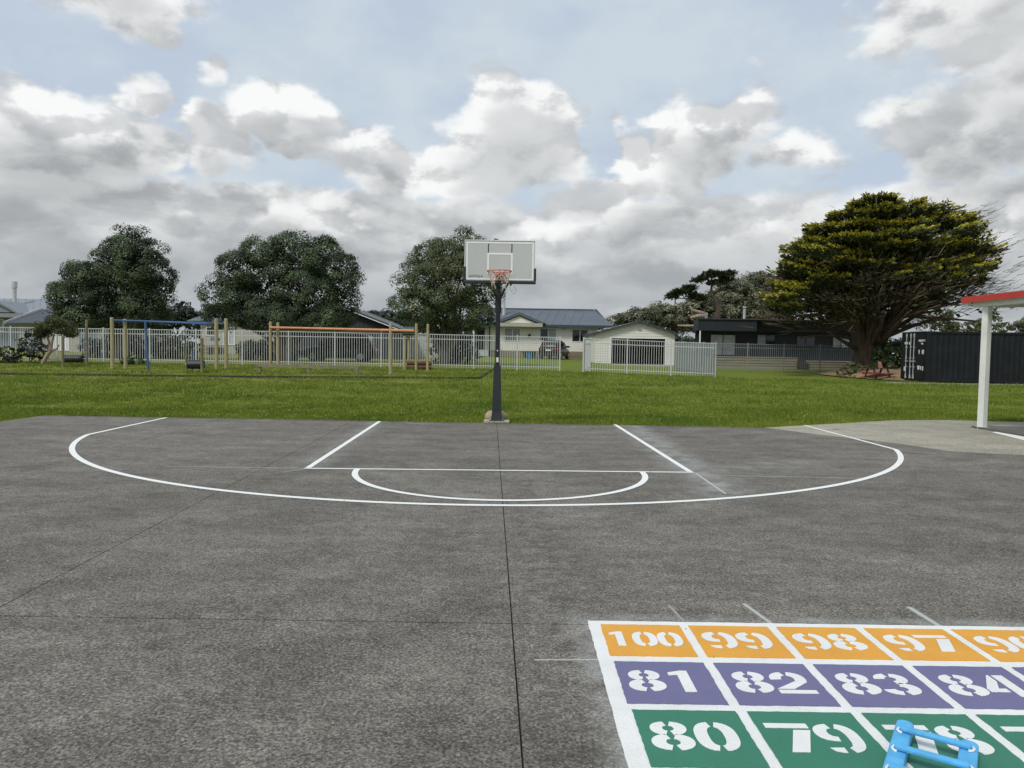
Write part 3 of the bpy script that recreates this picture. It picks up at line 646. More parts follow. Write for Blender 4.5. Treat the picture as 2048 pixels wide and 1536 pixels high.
MB().tube([p0-Vector((0,0,.5)),p1],.14,10).tube([p1,p1+Vector((0,0,.2))],.20,10).build('flue','steel_flue',ch,smooth=False)
o=MB().box(cx(1056),cx(1061),Yc-.16,Yc-.03,pt(1058,674,Yc).z,pt(1058,668,Yc).z).build('vent','black_steel',ch)
MB().box(cx(1126),cx(1129.5),Yc-.2,Yc-.03,pt(1058,657,Yc).z,pt(1058,653,Yc).z).build('wall_lamp','pale_wall',ch)
MB().bar((cx(979),Yc-.07,g0),(cx(979),Yc-.07,zE),.09).build('downpipe','black_steel',ch)
# porch to the left
b=MB(); b.box(cx(926),cx(978),Yc-1.6,Yc-.3,zE-.32,zE-.16); b.build('porch_roof','roof_dark',ch)
MB().box(cx(947),cx(950),Yc-1.5,Yc-1.38,g0,zE-.32).build('porch_post','white_frame',ch)
MB().box(cx(926),cx(954),Yc+.5,Yc+3,g0-.2,zE).build('porch_wall','grey_wall',ch)
# cream garage, front wall at Y=57
Yg=57.; gg=tz(9,Yg)
gr=house('garage','cream garage with a low gabled front and wide open doorway, right of the cream house','garage')
qx=lambda px:pt(px,690,Yg).x
qz=lambda py:pt(1270,py,Yg).z
a0,a1=qx(1190),qx(1349); hz=[(qx(1222),qx(1331),gg,qz(677))]
zE2=qz(668); ap=qz(646.5); gx=qx(1278)
weather_wall(gr,'cream2',a0,a1,gg,zE2,Yg,hz,.2,gable=(gx,ap))
b=MB(); b.box(a0,a0+.12,Yg+.03,Yg+8,gg,zE2).box(a1-.12,a1,Yg+.03,Yg+8,gg,zE2).box(a0,a1,Yg+7.9,Yg+8,gg,zE2); b.build('side_walls','cream2',gr)
MB().box(a0+.121,a1-.121,Yg+4,Yg+4.05,gg,zE2).box(a0+.121,a0+.14,Yg+.04,Yg+4,gg,zE2).box(a1-.14,a1-.121,Yg+.04,Yg+4,gg,zE2).build('shade_sheets','dark_void',gr)  # dark sheets added inside the doorway to paint its interior shade
b=MB(); b.prism([(qx(1184),Yg-.35,zE2-.10),(gx,Yg-.35,ap+.06),(gx,Yg-.35,ap+.20),(qx(1184),Yg-.35,zE2+.05)],(0,8.6,0)); b.prism([(qx(1352),Yg-.35,zE2-.02),(gx+.002,Yg-.35,ap+.06),(gx+.002,Yg-.35,ap+.20),(qx(1352),Yg-.35,zE2+.12)],(0,8.6,0)); b.build('roof','roof_dark',gr)
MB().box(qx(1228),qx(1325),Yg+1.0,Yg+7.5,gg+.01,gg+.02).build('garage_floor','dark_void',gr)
MB().box(qx(1222)+.05,qx(1331)-.05,Yg+2.2,Yg+2.3,gg+1.35,qz(680)).build('raised_door','door_grey',gr)
MB().box(qx(1331)-.03,qx(1331)+.10,Yg-.06,Yg+.1,gg,qz(676)).box(qx(1222)-.10,qx(1222)+.03,Yg-.06,Yg+.1,gg,qz(676)).build('door_jambs','white_frame',gr)
MB().box(qx(1275),qx(1282),Yg-.09,Yg-.03,qz(660),qz(656)).build('wall_plaque','pale_wall',gr)
MB().box(qx(1172),qx(1352),Yg-4.2,Yg-.02,gg-.2,gg+.01).build('apron','path',gr)
# charcoal house, front wall at Y=56
Yd=56.; gd=tz(20,Yd)
dh=house('house','long charcoal house with a flat roof and pale windows, left of the big cypress')
dx=lambda px:pt(px,690,Yd).x
dz=lambda py:pt(1540,py,Yd).z
zT=dz(640); zU=dz(664)
k_=(Yd+9)/Yd; MB().prism([(dx(1389.5),Yd,gd-.2),(dx(1760),Yd,gd-.2),(dx(1760)*1.1,Yd+9,gd-.2),(dx(1392)*k_,Yd+9,gd-.2)],(0,0,zU-gd+.2)).build('wall','dark_house',dh)
MB().box(dx(1386),dx(1500),Yd-1.4,Yd+.0,zU,zT-.08).build('fascia','dark_house',dh)
MB().box(dx(1500)+.01,dx(1763),Yd-.5,Yd+.0,zU,zT-.08).build('fascia','dark_house',dh)
k_=(Yd+9.3)/(Yd-1.5); MB().prism([(dx(1385),Yd-1.5,zT-.08),(dx(1764),Yd-1.5,zT-.08),(dx(1764)*1.1,Yd+9.3,zT-.08),(dx(1388)*k_,Yd+9.3,zT-.08)],(0,0,.08)).build('roof','roof_dark',dh)
for (a,b_,c,d_,pn) in [(1420,1471,670,712,('pale_glass','pale_glass')),(1513,1550,669,690,('curtain_glass','dark_glass')),(1592,1630,671,692,('dark_glass','dark_glass')),(1664,1699,671,694,('curtain_glass','pale_glass'))]:
    bfr=MB(); z0,z1=dz(d_),dz(c); u0,u1=dx(a),dx(b_)
    bfr.box(u0,u1,Yd-.05,Yd+.01,z0,z0+.05).box(u0,u1,Yd-.05,Yd+.01,z1-.05,z1).box(u0,u0+.05,Yd-.05,Yd+.01,z0+.05,z1-.05).box(u1-.05,u1,Yd-.05,Yd+.01,z0+.05,z1-.05).box((u0+u1)/2-.03,(u0+u1)/2+.03,Yd-.05,Yd+.01,z0+.05,z1-.05)
    w_=bfr.build('window','dark_house',dh)
    MB().box(u0+.05,(u0+u1)/2-.03,Yd-.03,Yd-.01,z0+.05,z1-.05).build('pane',pn[0],w_); MB().box((u0+u1)/2+.03,u1-.05,Yd-.03,Yd-.01,z0+.05,z1-.05).build('pane',pn[1],w_)
MB().box(dx(1389.5),dx(1391.5),Yd-1.38,Yd-1.28,gd,zU).build('post','white_frame',dh)
p1=pt(1489,616,Yd+3); MB().tube([(p1.x,p1.y,zT-.1),p1],.10,8).tube([p1,p1+Vector((0,0,.12))],.15,8).build('flue','steel_flue',dh)
for (a,b_,top) in ((1392,1568,714),(1583,1712,720)):
    deck=b=None
    zt=dz(top); 
    o=MB().box(dx(a),dx(b_),Yd-2.8,Yd-.05,zt-.05,zt).build('deck','deck_wood',dh)
    for k in range(4):
        z=zt-.10-.19*k
        if z-.15>gd-.3: MB().box(dx(a),dx(b_),Yd-2.78+.01*k,Yd-2.72,z-.15,z).build('board','deck_wood',o)
MB().box(dx(1569),dx(1582),Yd-3.6,Yd-2.9,gd,dz(724)).box(dx(1569),dx(1582),Yd-2.9,Yd-2.2,gd,dz(718)).build('steps','dark_timber',dh)
# slate shed with gabled front behind the middle trees, Y=52
Ys=52.; gs=tz(-10,Ys)
sh=house('shed','dark slate gabled shed between the second and third round trees','shed')
sx=lambda px:pt(px,690,Ys).x
sz=lambda py:pt(700,py,Ys).z
zl=sz(658); apx=sx(690); apz=sz(617); 
poly=[(sx(578),Ys,gs-.2),(sx(800),Ys,gs-.2),(sx(800),Ys,zl),(apx,Ys,apz),(sx(578),Ys,sz(664))]
MB().prism(poly,(0,7,0)).build('wall','slate',sh)
b=MB()
for k in range(int((sx(800)-sx(578))/.3)):
    u=sx(578)+.15+.3*k; t=(u-sx(578))/(apx-sx(578)) if u<apx else (sx(800)-u)/(sx(800)-apx)
    zt=(sz(664)+(apz-sz(664))*t if u<apx else zl+(apz-zl)*t)-.1
    b.box(u-.03,u+.03,Ys-.03,Ys-.001,gs-.1,zt)
b.build('cladding_ribs','slate',sh)
b=MB(); b.prism([(apx,Ys-.4,apz),(sx(806),Ys-.4,zl-.08),(sx(806),Ys-.4,zl+.04),(apx,Ys-.4,apz+.14)],(0,8,0)); b.prism([(apx-.002,Ys-.4,apz),(sx(572),Ys-.4,sz(666)),(sx(572),Ys-.4,sz(666)+.12),(apx-.002,Ys-.4,apz+.14)],(0,8,0)); b.build('roof','roof_dark',sh)
MB().bar((apx,Ys-.43,apz-.02),(sx(806),Ys-.43,zl-.10),.03,.06).build('barge_trim','white_frame',sh)
b=MB().box(sx(620),sx(690),Ys-.05,Ys-.031,gs,gs+2.3); b.build('door','dark_house',sh)
# grey house, far left
Yl=74.; gl=tz(-45,Yl)
gh=house('house','grey house with pale grey roof and steel flue at the far left edge')
lx=lambda px,Y=Yl:pt(px,690,Y).x
lz=lambda py,Y=Yl,px=40:pt(px,py,Y).z
MB().box(lx(-160),lx(118),Yl,Yl+8,gl,lz(634)).build('wall','grey_wall',gh)
ze=lz(634); zr=lz(599,Yl+4)
b=MB(); b.prism([(lx(-170),Yl-.6,ze),(lx(135),Yl-.6,ze),(lx(118,Yl+4),Yl+4,zr),(lx(-160,Yl+4),Yl+4,zr)],(0,0,.08)); b.prism([(lx(135),Yl+8.6,ze),(lx(-170),Yl+8.6,ze),(lx(-160,Yl+4),Yl+4,zr),(lx(118,Yl+4),Yl+4,zr)],(0,0,.08)); b.prism([(lx(135),Yl-.6,ze),(lx(135),Yl+8.6,ze),(lx(118,Yl+4),Yl+4,zr)],(0,0,.08))
rf=b.build('roof','roof_grey',gh)
b=MB(); roof_ribs(b,(lx(-170),Yl-.6,ze+.08),(lx(120),Yl-.6,ze+.08),(lx(110,Yl+4),Yl+4,zr+.08),(lx(-160,Yl+4),Yl+4,zr+.08)); b.build('ribs','roof_grey',rf)
b=MB(); b.prism([(lx(-45),Yl-1.6,lz(628)),(lx(16),Yl-1.6,lz(603)),(lx(16),Yl-1.6,lz(607)),(lx(-38),Yl-1.6,lz(628))],(0,4,0)); b.prism([(lx(62),Yl-1.6,lz(628)),(lx(16)+.002,Yl-1.6,lz(603)),(lx(16)+.002,Yl-1.6,lz(607)),(lx(55),Yl-1.6,lz(628))],(0,4,0)); b.build('gable_roof','roof_grey',gh)
MB().prism([(lx(-30),Yl-1.3,lz(626)),(lx(50),Yl-1.3,lz(626)),(lx(16),Yl-1.3,lz(609))],(0,.2,0)).build('gable_panel','grey_wall',gh)
MB().box(lx(-50),lx(64),Yl-1.6,Yl-.6,lz(636),lz(628)).build('gable_beam','roof_grey',gh)
window(gh,lx(-14),lx(9),lz(664),lz(638),Yl,('curtain_glass','curtain_glass'),.12)
p0=pt(29,604,Yl+2); p1=pt(29,576,Yl+2); p2=pt(29,563,Yl+2)
MB().tube([p0-Vector((0,0,.6)),p1],.20,10).tube([p1,p2],.27,10).build('flue','steel_flue',gh)
# blue-grey roofed garage in front of it
Y2=58.; g2=tz(-36,Y2)
bg=house('garage','pale garage under a blue-grey hipped roof, behind the fence left of the first round tree','garage')
e0,e1=pt(12,647,Y2),pt(262,647,Y2); r0,r1=pt(88,620,Y2+3.2),pt(210,622,Y2+3.2)
b=MB(); b.prism([e0,e1,r1,r0],(0,0,.07)); b.prism([e0+Vector((0,7,0)),e1+Vector((0,7,0)),r1,r0],(0,0,.07)); b.prism([e1,e1+Vector((0,7,0)),r1],(0,0,.07)); rf=b.build('roof','roof_slate',bg)
MB().bar(e0+Vector((-.05,-.1,.05)),r0+Vector((-.05,-.1,.1)),.1,.22).build('barge_board','steel_flue',rf)
MB().box(e0.x+.6,e1.x-.6,Y2+.6,Y2+6.4,g2,e0.z+.02).build('wall','pale_wall',bg)
for a in (40,95,150): 
    MB().box(pt(a,690,Y2).x,pt(a+34,690,Y2).x,Y2+.55,Y2+.599,g2+.1,e0.z-.25).build('door','grey_wall' if a!=95 else 'white_frame',bg)
# small pale house behind the blue bar
Y3=60.; g3=tz(-28,Y3)
ph=house('house','small pale house with flat grey roofs, half hidden left of the second round tree')
ux=lambda px,Y=Y3:pt(px,690,Y).x
uz=lambda py,Y=Y3:pt(440,py,Y).z
MB().box(ux(403),ux(560),Y3,Y3+6,g3,uz(644)).build('wall','pale_wall',ph)
b=MB(); b.prism([pt(374,643,Y3-.4),pt(600,643,Y3-.4),pt(560,630,Y3+3),pt(410,630,Y3+3)],(0,0,.08)); b.build('roof','roof_blue',ph)
MB().box(ux(408),ux(520),Y3+2,Y3+5,uz(640),uz(613)).build('upper_wall','pale_wall',ph)
MB().box(ux(392),ux(540),Y3+1.2,Y3+5.5,uz(613),uz(607)).build('upper_roof','roof_grey',ph)
window(ph,ux(412),ux(432),uz(672),uz(654),Y3,('dark_glass',),.08)
window(ph,ux(446),ux(470),uz(690),uz(654),Y3,('pale_glass','pale_glass'),.08)
b=None
dk=MB().box(ux(400),ux(446),Y3-3,Y3-.1,uz(691)-.06,uz(691)).build('deck','base_board',ph)
for k in range(3): MB().box(ux(400),ux(446),Y3-3.05,Y3-3.0,uz(691)-.30-.24*k,uz(691)-.10-.24*k).build('board','base_board',dk)
b=MB(); b.prism([pt(419,682,Y3-3.4),pt(432,682,Y3-3.4),pt(433,676,Y3-3.4),pt(421,674,Y3-3.4)],(0,.7,0)).build('blue_slide','bin_blue',label='bright blue plastic toy slide on the deck of the pale house',cat='slide')
# low grey-green board fence seen through the pickets
wf=empty('board_fence',label='low weathered board fence in the shade behind the pickets, left of the second tree',cat='fence')
w0,w1=pt(478,690,49),pt(585,690,49)
for k in range(34):
    x=w0.x+(w1.x-w0.x)*k/34; z=tz(x,49); MB().box(x,x+.11,49,49.02,z+.05,z+1.15+.04*math.sin(k*2.1)).build('board','old_wood',wf)
MB().box(w0.x,w1.x,49.021,49.07,tz(-17,49)+.85,tz(-17,49)+.93).box(w0.x,w1.x,49.021,49.07,tz(-17,49)+.3,tz(-17,49)+.38).build('rail','old_wood',wf)
# ---------------------------------------------------------------- container
def container():
    c0=at(1851,766.5); r=empty('shipping_container',(c0.x,c0.y,c0.z+.06),math.radians(-1.0),label='black shipping container with grey locking bars beside the cypress',cat='shipping container')
    Lc,Wc,Hc=6.06,2.44,2.50
    MB().box(.06,Lc-.06,.06,Wc-.06,.12,Hc-.03).build('inner_shell','container',r)
    f=MB()
    for x in (0,Lc-.14):
        for y in (0,Wc-.14): f.box(x,x+.14,y,y+.14,.12,Hc-.12)
    f.box(.14,Lc-.14,0,.06,0.02,.17).box(.14,Lc-.14,0,.06,Hc-.09,Hc).box(.14,Lc-.14,Wc-.06,Wc,.02,.17).box(.14,Lc-.14,Wc-.06,Wc,Hc-.09,Hc)
    f.box(0,.1,.14,Wc-.14,.02,.15).box(0,.1,.14,Wc-.14,Hc-.10,Hc)
    f.build('frame','container',r)
    for x in (-.004,Lc-.16):
        for y in (-.004,Wc-.16):
            for z in (0,Hc-.12): MB().box(x,x+.17,y,y+.165,z,z+.12).build('corner_casting','container',r)
    # corrugated side facing the lawn, one pressed sheet per rib pair
    x=.16
    while x<Lc-.35:
        b=MB(); p=[(x,.03),(x+.07,.03),(x+.135,.066),(x+.205,.066),(x+.27,.03)]
        b.add([(a,y,.17) for a,y in p]+[(a,y,Hc-.09) for a,y in p],[(i,i+1,6+i,5+i) for i in range(4)]); b.build('side_panel','container',r); x+=.27
    b=MB(); b.prism([(.02,.02,Hc-.02),(Lc-.02,.02,Hc-.02),(Lc-.02,Wc-.02,Hc-.02),(.02,Wc-.02,Hc-.02)],(0,0,.03)); b.build('roof','container',r)
    # two doors on the near end; wall plane at x=0
    for k in (0,1):
        y0=.14+k*1.085; d=MB().box(-.01,.05,y0,y0+1.07,.16,Hc-.11).build('door','container',r)
        for z in (.30,.85,1.40,1.95):
            MB().box(-.028,-.01,y0+.08,y0+.99,z,z+.36).build('pressed_panel','container',d)
        for yy in ((.97,) if k==0 else (.20,.62)):
            b=MB(); b.tube([(-.06,y0+yy,.12),(-.06,y0+yy,Hc-.07)],.022,6)
            for z in (.13,Hc-.30): b.prism([(-.085,y0+yy-.05,z+(.0 if z<1 else .2)),(-.085,y0+yy+.05,z+(.0 if z<1 else .2)),(-.085,y0+yy+.02,z+(.2 if z<1 else 0)),(-.085,y0+yy-.02,z+(.2 if z<1 else 0))],(.05,0,0))
            for z in (.7,1.15,1.7): b.box(-.075,-.01,y0+yy-.05,y0+yy+.05,z,z+.05)
            lb=b.build('locking_bar','bar_grey',d)
            MB().box(-.10,-.075,y0+yy-.22,y0+yy+.03,.98,1.03).build('handle','bar_grey',lb)
    # white stencilled data: rows of small marks
    rr=random.Random(5)
    for (y,z,n,w,hh) in ((.14,2.00,6,.085,.10),(.32,1.85,2,.09,.09),(.20,1.38,2,.085,.21),(.60,1.38,1,.095,.21),(.22,.56,1,.095,.21),(.40,.58,1,.09,.2),(.56,.60,2,.095,.2),(1.78,1.88,1,.30,.11),(1.56,1.86,1,.095,.13),(1.94,.50,1,.14,.22)):
        b=MB()
        for k in range(n):
            yy=y+k*(w+.016)
            if w>.1: b.box(-.034,-.030,yy,yy+w,z,z+hh)
            else:
                b.box(-.034,-.030,yy,yy+w*.28,z,z+hh); b.box(-.034,-.030,yy+w*.72,yy+w,z+rr.choice((0,hh*.5)),z+hh); b.box(-.034,-.030,yy+w*.28,yy+w*.72,z+rr.choice((0,hh*.4,hh*.8)),z+hh); 
        b.build('data_marks','mark_white',r)
    MB().bar((-.02,.05,Hc+.02),(-.02,1.6,Hc+.02),.03).build('top_rail','bar_grey',r)
    return r,c0
cont,c0=container()
MB().box(c0.x-2.2,c0.x+12,c0.y-1.1,c0.y+.2,c0.z-.12,c0.z+.025).build('gravel_strip','path',kind='structure')
for k in (0,1):
    MB().box(c0.x+.02+k*5.6,c0.x+.42+k*5.6,c0.y-.05,c0.y+2.4,c0.z+.02,c0.z+.062).build('timber_bearer','brown_timber',label=('timber bearer under the door end of the container','timber bearer under the far end of the container')[k],cat='timber block',group='bearers under the container')
# ---------------------------------------------------------------- shelter
sp=Vector((10.06,15.62,0))
st=empty('shelter',(0,0,0),label='white-framed shelter with a red roof fascia at the right edge',cat='shelter')
def shelter_post(x,y):
    o=MB(); w=.068; c_,s_=math.cos(.35),math.sin(.35)
    o.prism([(x+u*c_-v*s_,y+u*s_+v*c_,.0) for u,v in ((-w,-w),(w,-w),(w,w),(-w,w))],(0,0,2.60)); p=o.build('post','shelter_white',st); bevel(p,.008)
    q=MB(); q.box(x-.1,x+.1,y-.1,y+.1,.036,.044); q.build('base_plate','bar_grey',p)
for (x,y) in ((10.06,15.62),(10.06,11.7),(15.5,15.62),(15.5,11.7)): shelter_post(x,y)
MB().box(9.98,10.13,11.2,16.0,2.602,2.72).build('beam','shelter_white',st)
MB().box(15.43,15.58,11.2,16.0,2.602,2.72).build('beam','shelter_white',st)
for yy in (15.55,13.6,11.7): MB().box(10.131,15.429,yy,yy+.12,2.60,2.70).build('rafter','shelter_white',st)
MB().box(9.86,9.885,11.0,16.22,2.705,2.835).build('fascia','red_fascia',st)
MB().box(9.886,15.8,16.195,16.22,2.705,2.835).build('fascia','red_fascia',st)
MB().box(9.887,15.8,11.0,16.194,2.722,2.74).build('soffit','pale_wall',st)
MB().box(9.885,15.8,11.0,16.194,2.80,2.825).build('roof','roof_grey',st)
MB().box(9.90,9.96,16.02,16.19,2.64,2.72).build('gutter_end','shelter_white',st)
# ---------------------------------------------------------------- basketball hoop
def hoop():
    bx,by=-.315,15.50; r=empty('basketball_hoop',(bx,by,0),label='basketball hoop with grey backboard on a black pole at the court edge',cat='basketball hoop')
    MB().box(-.27,.27,-.16,.20,-.02,.035).build('footing','pad_concrete',r)
    MB().box(-.15,.15,-.13,.15,.035,.05).build('base_plate','black_steel',r)
    for sx in (-.12,.12): MB().tube([(sx,-.10,.05),(sx,-.10,.085)],.014,6).build('bolt','bar_grey',r)
    s=MB(); n=[(0.05,.120),(.22,.098),(1.19,.072)]
    for (z0,w0),(z1,w1) in zip(n[:-1],n[1:]):
        s.add([(x*w0,y*w0,z0) for x,y in ((-1,-1),(1,-1),(1,1),(-1,1))]+[(x*w1,y*w1,z1) for x,y in ((-1,-1),(1,-1),(1,1),(-1,1))],[(0,1,5,4),(1,2,6,5),(2,3,7,6),(3,0,4,7)])
    s.box(-.072,.072,-.072,.072,1.19,1.2); o=s.build('pole_pad','pad_navy',r); 
    o=MB().box(-.048,.048,-.048,.048,.05,2.93).build('pole','black_steel',r); bevel(o,.012)
    MB().box(-.024,.024,-.0505,-.0485,1.27,1.37).build('sticker','mark_white',r)
    MB().box(-.012,.012,-.0505,-.0485,1.50,1.53).build('sticker','mark_white',r)
    yb=-1.02   # board face
    cxo=.043; zb0,zb1=2.87,3.665; w=.68
    b=MB().box(cxo-w,cxo+w,yb,yb+.022,zb0,zb1).build('backboard','board_grey',r)
    fr=MB(); yy=yb-.004; e=.028
    fr.box(cxo-w-.004,cxo+w+.004,yy-.01,yb+.035,zb1-.001,zb1+.014)
    fr.box(cxo-w-.014,cxo-w-.001,yy-.01,yb+.035,zb0,zb1+.014).box(cxo+w+.001,cxo+w+.014,yy-.01,yb+.035,zb0,zb1+.014); fr.build('board_frame','white_frame',b)
    ln=MB(); i=.018
    ln.box(cxo-w+i,cxo+w-i,yy,yb-.001,zb1-i-.035,zb1-i).box(cxo-w+i,cxo+w-i,yy,yb-.001,zb0+.035,zb0+.06)
    ln.box(cxo-w+i,cxo-w+i+.03,yy,yb-.001,zb0+.06,zb1-i-.035).box(cxo+w-i-.03,cxo+w-i,yy,yb-.001,zb0+.06,zb1-i-.035)
    hx=.250; zt=3.43; ln.box(cxo-hx,cxo+hx,yy,yb-.001,zt-.035,zt).box(cxo-hx,cxo-hx+.035,yy,yb-.001,3.02,zt-.035).box(cxo+hx-.035,cxo+hx,yy,yb-.001,3.02,zt-.035)
    ln.build('painted_border','white_paint',b)
    for sx in (-1,1): MB().box(cxo+sx*(hx-.02)-.009,cxo+sx*(hx-.02)+.009,yy,yb-.001,zt+.005,zb1-.056).build('brace_line','black_steel',b)
    pad=MB(); pad.box(cxo-w-.03,cxo+w+.03,yb-.025,yb+.05,zb0-.04,zb0+.022); pad.box(cxo-w-.034,cxo-w-.001+.012,yb-.025,yb+.05,zb0+.022,zb0+.29); pad.box(cxo+w-.011,cxo+w+.034,yb-.025,yb+.05,zb0+.022,zb0+.27)
    po=pad.build('edge_pad','pad_navy',b); bevel(po,.012)
    cu=bpy.data.curves.new('maker_text','FONT'); cu.body='ANTISLA'; cu.size=.062; cu.extrude=.0008; cu.space_character=1.15; cu.materials.append(MT['black_steel'])
    t0=bpy.data.objects.new('tmp_text',cu); t=bpy.data.objects.new('maker_text',bpy.data.meshes.new_from_object(t0)); bpy.data.objects.remove(t0); COL.objects.link(t); t.parent=b; t.location=(cxo-w+.075,yb-.003,zb0+.085); t.rotation_euler=(math.pi/2,0,0)
    # rim
    R=.232; rc=Vector((cxo,yb-.36,3.04)); ang=[2*math.pi*k/32 for k in range(33)]
    MB().tube([rc+Vector((R*math.cos(a),R*math.sin(a),0)) for a in ang],.011,6,False).build('rim','rim_orange',r,smooth=True)
    m=MB().box(cxo-.09,cxo+.09,yb-.03,yb-.001,2.93,3.06).box(cxo-.11,cxo+.11,yb-.135,yb-.03,3.015,3.035); m.prism([(cxo-.06,yb-.03,3.0),(cxo-.06,yb-.03,2.93),(cxo-.06,yb-.13,3.0)],(.12,0,0)); m.build('rim_bracket','rim_orange',r)
    nb=MB(); K_=12; rows_=6
    P=[[None]*(K_+1) for _ in range(rows_+1)]
    for j in range(rows_+1):
        t=j/rows_; rad=R*(1-.42*t**.8); 
        for k in range(K_+1):
            a=2*math.pi*(k+.5*(j%2))/K_; sag=.02*math.sin(k*2.3)*t
            P[j][k]=rc+Vector((rad*math.cos(a),rad*math.sin(a),-.012-.34*t*(.8+.2*math.sin(k*1.7))+sag))
    for j in range(rows_):
        for k in range(K_):
            if j>2 and k in (2,3,4,8,9) : continue      # torn strands
            nb.tube([P[j][k],P[j+1][k]],.0055,4); nb.tube([P[j][k],P[j+1][(k+(1 if j%2 else -1))%K_]],.0055,4)
    nb.tube([P[3][0],P[3][0]+Vector((.02,-.02,-.12)),P[3][0]+Vector((.05,-.02,-.22)),P[3][0]+Vector((.10,-.02,-.20))],.006,4)
    nb.build('net','net',r)
    # struts from the pole to the board
    for sx in (-1,1):
        MB().bar((sx*.055,-.05,2.66),(cxo+sx*.22,yb+.06,2.95),.035).bar((cxo+sx*.22,yb+.05,2.80),(cxo+sx*.22,yb+.05,3.45),.035).build('strut','black_steel',r)
        MB().bar((sx*.055,.0,2.30),(sx*.055,.0,2.70),.02,.05).build('side_plate','black_steel',r)
        MB().bar((sx*.05,.0,2.90),(cxo+sx*.20,yb+.07,3.40),.035).build('strut','black_steel',r)
    MB().tube([(-.02,-.2,3.60),(-.07,yb+.06,3.71),(.0,yb+.06,3.70)],.012,5).build('spring','black_steel',r)
    hk=MB(); hk.tube([(cxo+.30,yb-.02,2.80)]+[(cxo+.27+.055*math.cos(a),yb-.02,2.70+.055*math.sin(a)) for a in [1.2,.6,0,-.6,-1.2,-1.8,-2.4]],.006,5); hk.build('crank_hook','bar_grey',r)
hoop()
def boulder(c,rad,name,label,m,seed,sq=(1,1,1)):
    import bmesh
    bm=bmesh.new(); bmesh.ops.create_icosphere(bm,subdivisions=3,radius=1); rr=random.Random(seed); ph=[rr.uniform(0,6) for _ in range(6)]
    for v in bm.verts:
        k=1+.10*math.sin(2.3*v.co.x+ph[0])+.10*math.sin(3.1*v.co.y+ph[1])+.08*math.sin(2.9*v.co.z+ph[2])+.035*math.sin(9*v.co.x+ph[3])*math.sin(8*v.co.z+ph[4])
        v.co*=k; v.co=Vector((v.co.x*rad*sq[0],v.co.y*rad*sq[1],v.co.z*rad*sq[2]))
    me=bpy.data.meshes.new(name); bm.to_mesh(me); bm.free(); me.shade_smooth(); return link(name,me,m,None,c,label=label,cat='rock')
boulder((-.455,15.84,.09),.125,'rock','larger tan boulder at the left of the pole base','stone',3,(1,.8,.95))
boulder((-.205,15.86,.08),.115,'rock','smaller tan boulder at the right of the pole base','stone',9,(1,.8,1))
# ---------------------------------------------------------------- blue ladder
def ladder():
    r=empty('ladder',(1.61,2.875,.0105),label='small bright blue ladder lying on the green squares',cat='ladder')
    M_=mat('blue_ladder_plastic',(.095,.39,.69),.62,.16,14,bump=.15,bscale=60,spec=.3); e=Vector((-.56,-.83,0)).normalized(); s=Vector((e.y*-1,e.x,0)); s=Vector((.83,-.56,0)).normalized()
    for k,(o,l) in enumerate(((Vector((.025,.065,0)),1.35),(Vector((.195,-.085,0)),1.2))):
        w=.032; pts=[o-e*.0]; b=MB(); prof=[]
        for a in range(0,13):
            an=math.pi*a/12; prof.append(o-e*(.03*math.sin(an))-s*(w*math.cos(an)))
        prof+=[o+e*l+s*w,o+e*l-s*w]
        b.prism([tuple(p+Vector((0,0,.004))) for p in prof],(0,0,.046)); q=b.build('rail',M_,r); bevel(q,.008)
    for j in range(7):
        a=Vector((.025,.065,.0515))+e*(.085+.165*j); c=Vector((.195,-.085,.0515))+e*(.055+.160*j)
        m=MB(); n=(c-a).normalized(); v=e*.0155
        prof=[]
        for t in range(0,13):
            an=math.pi*t/12; prof.append(a-n*(.012*math.sin(an))+v*math.cos(an))
        for t in range(0,13):
            an=math.pi*t/12; prof.append(c+n*(.012*math.sin(an))-v*math.cos(an))
        m.prism([tuple(p) for p in prof],(0,0,.02)); q=m.build('rung',M_,r); bevel(q,.007)
        for (cc,sg) in ((a,-1),(c,1)):
            cl=MB(); pts=[cc+n*sg*(.018*math.sin(math.pi*t/8))-e*.023*math.cos(math.pi*t/8)+Vector((0,0,.003)) for t in range(0,9)]
            cl.tube(pts,.005,5); cl.build('white_crescent',MT['white_frame'],q)  # white crescent laid round each rung end
ladder()
# ---------------------------------------------------------------- playground
def timber_post(px,py_base,py_top,w,parent,root_loc,name='post',m='post_wood',rnd=True):
    g=at(px,py_base); z=pt(px,py_top,g.y).z; o=MB()
    p=Vector((g.x,g.y,g.z-.2))-root_loc
    o.tube([p,p+Vector((0,0,z-g.z+.2-.02)),p+Vector((0,0,z-g.z+.2))],[w/2,w/2,w/2-.015],10)
    return o.build(name,m,parent),g,z
b0=at(224,738)
cf=empty('climbing_bar',b0,label='tall timber posts carrying a blue overhead bar, left side of the playground',cat='climbing frame')
for (px,pb,pt_) in ((225,738.5,635),(251,738,638),(433,741,637),(452.5,738,637)): timber_post(px,pb,pt_,.165,cf,b0)
g1,g2_=at(225,738.5),at(452,738)
zb_=[pt(228,640.5,g1.y).z,pt(452,647.5,g2_.y).z]
MB().tube([Vector((g1.x,g1.y,zb_[0]))-b0,Vector((g2_.x,g2_.y,zb_[1]))-b0],.042,10).build('overhead_bar','blue_pipe',cf)
gl_=at(297,742); zt_=pt(294,643,gl_.y).z
MB().tube([Vector((gl_.x,gl_.y,gl_.z-.1))-b0,Vector((gl_.x-.12,gl_.y,zt_))-b0],.048,8).build('pipe_leg','blue_pipe',cf)
MB().tube([Vector((gl_.x-.12,gl_.y,zt_))-b0,Vector((gl_.x+2.0,gl_.y+1.2,zt_-.05))-b0],.035,8).build('pipe_arm','blue_pipe',cf)
b1=at(556,735)
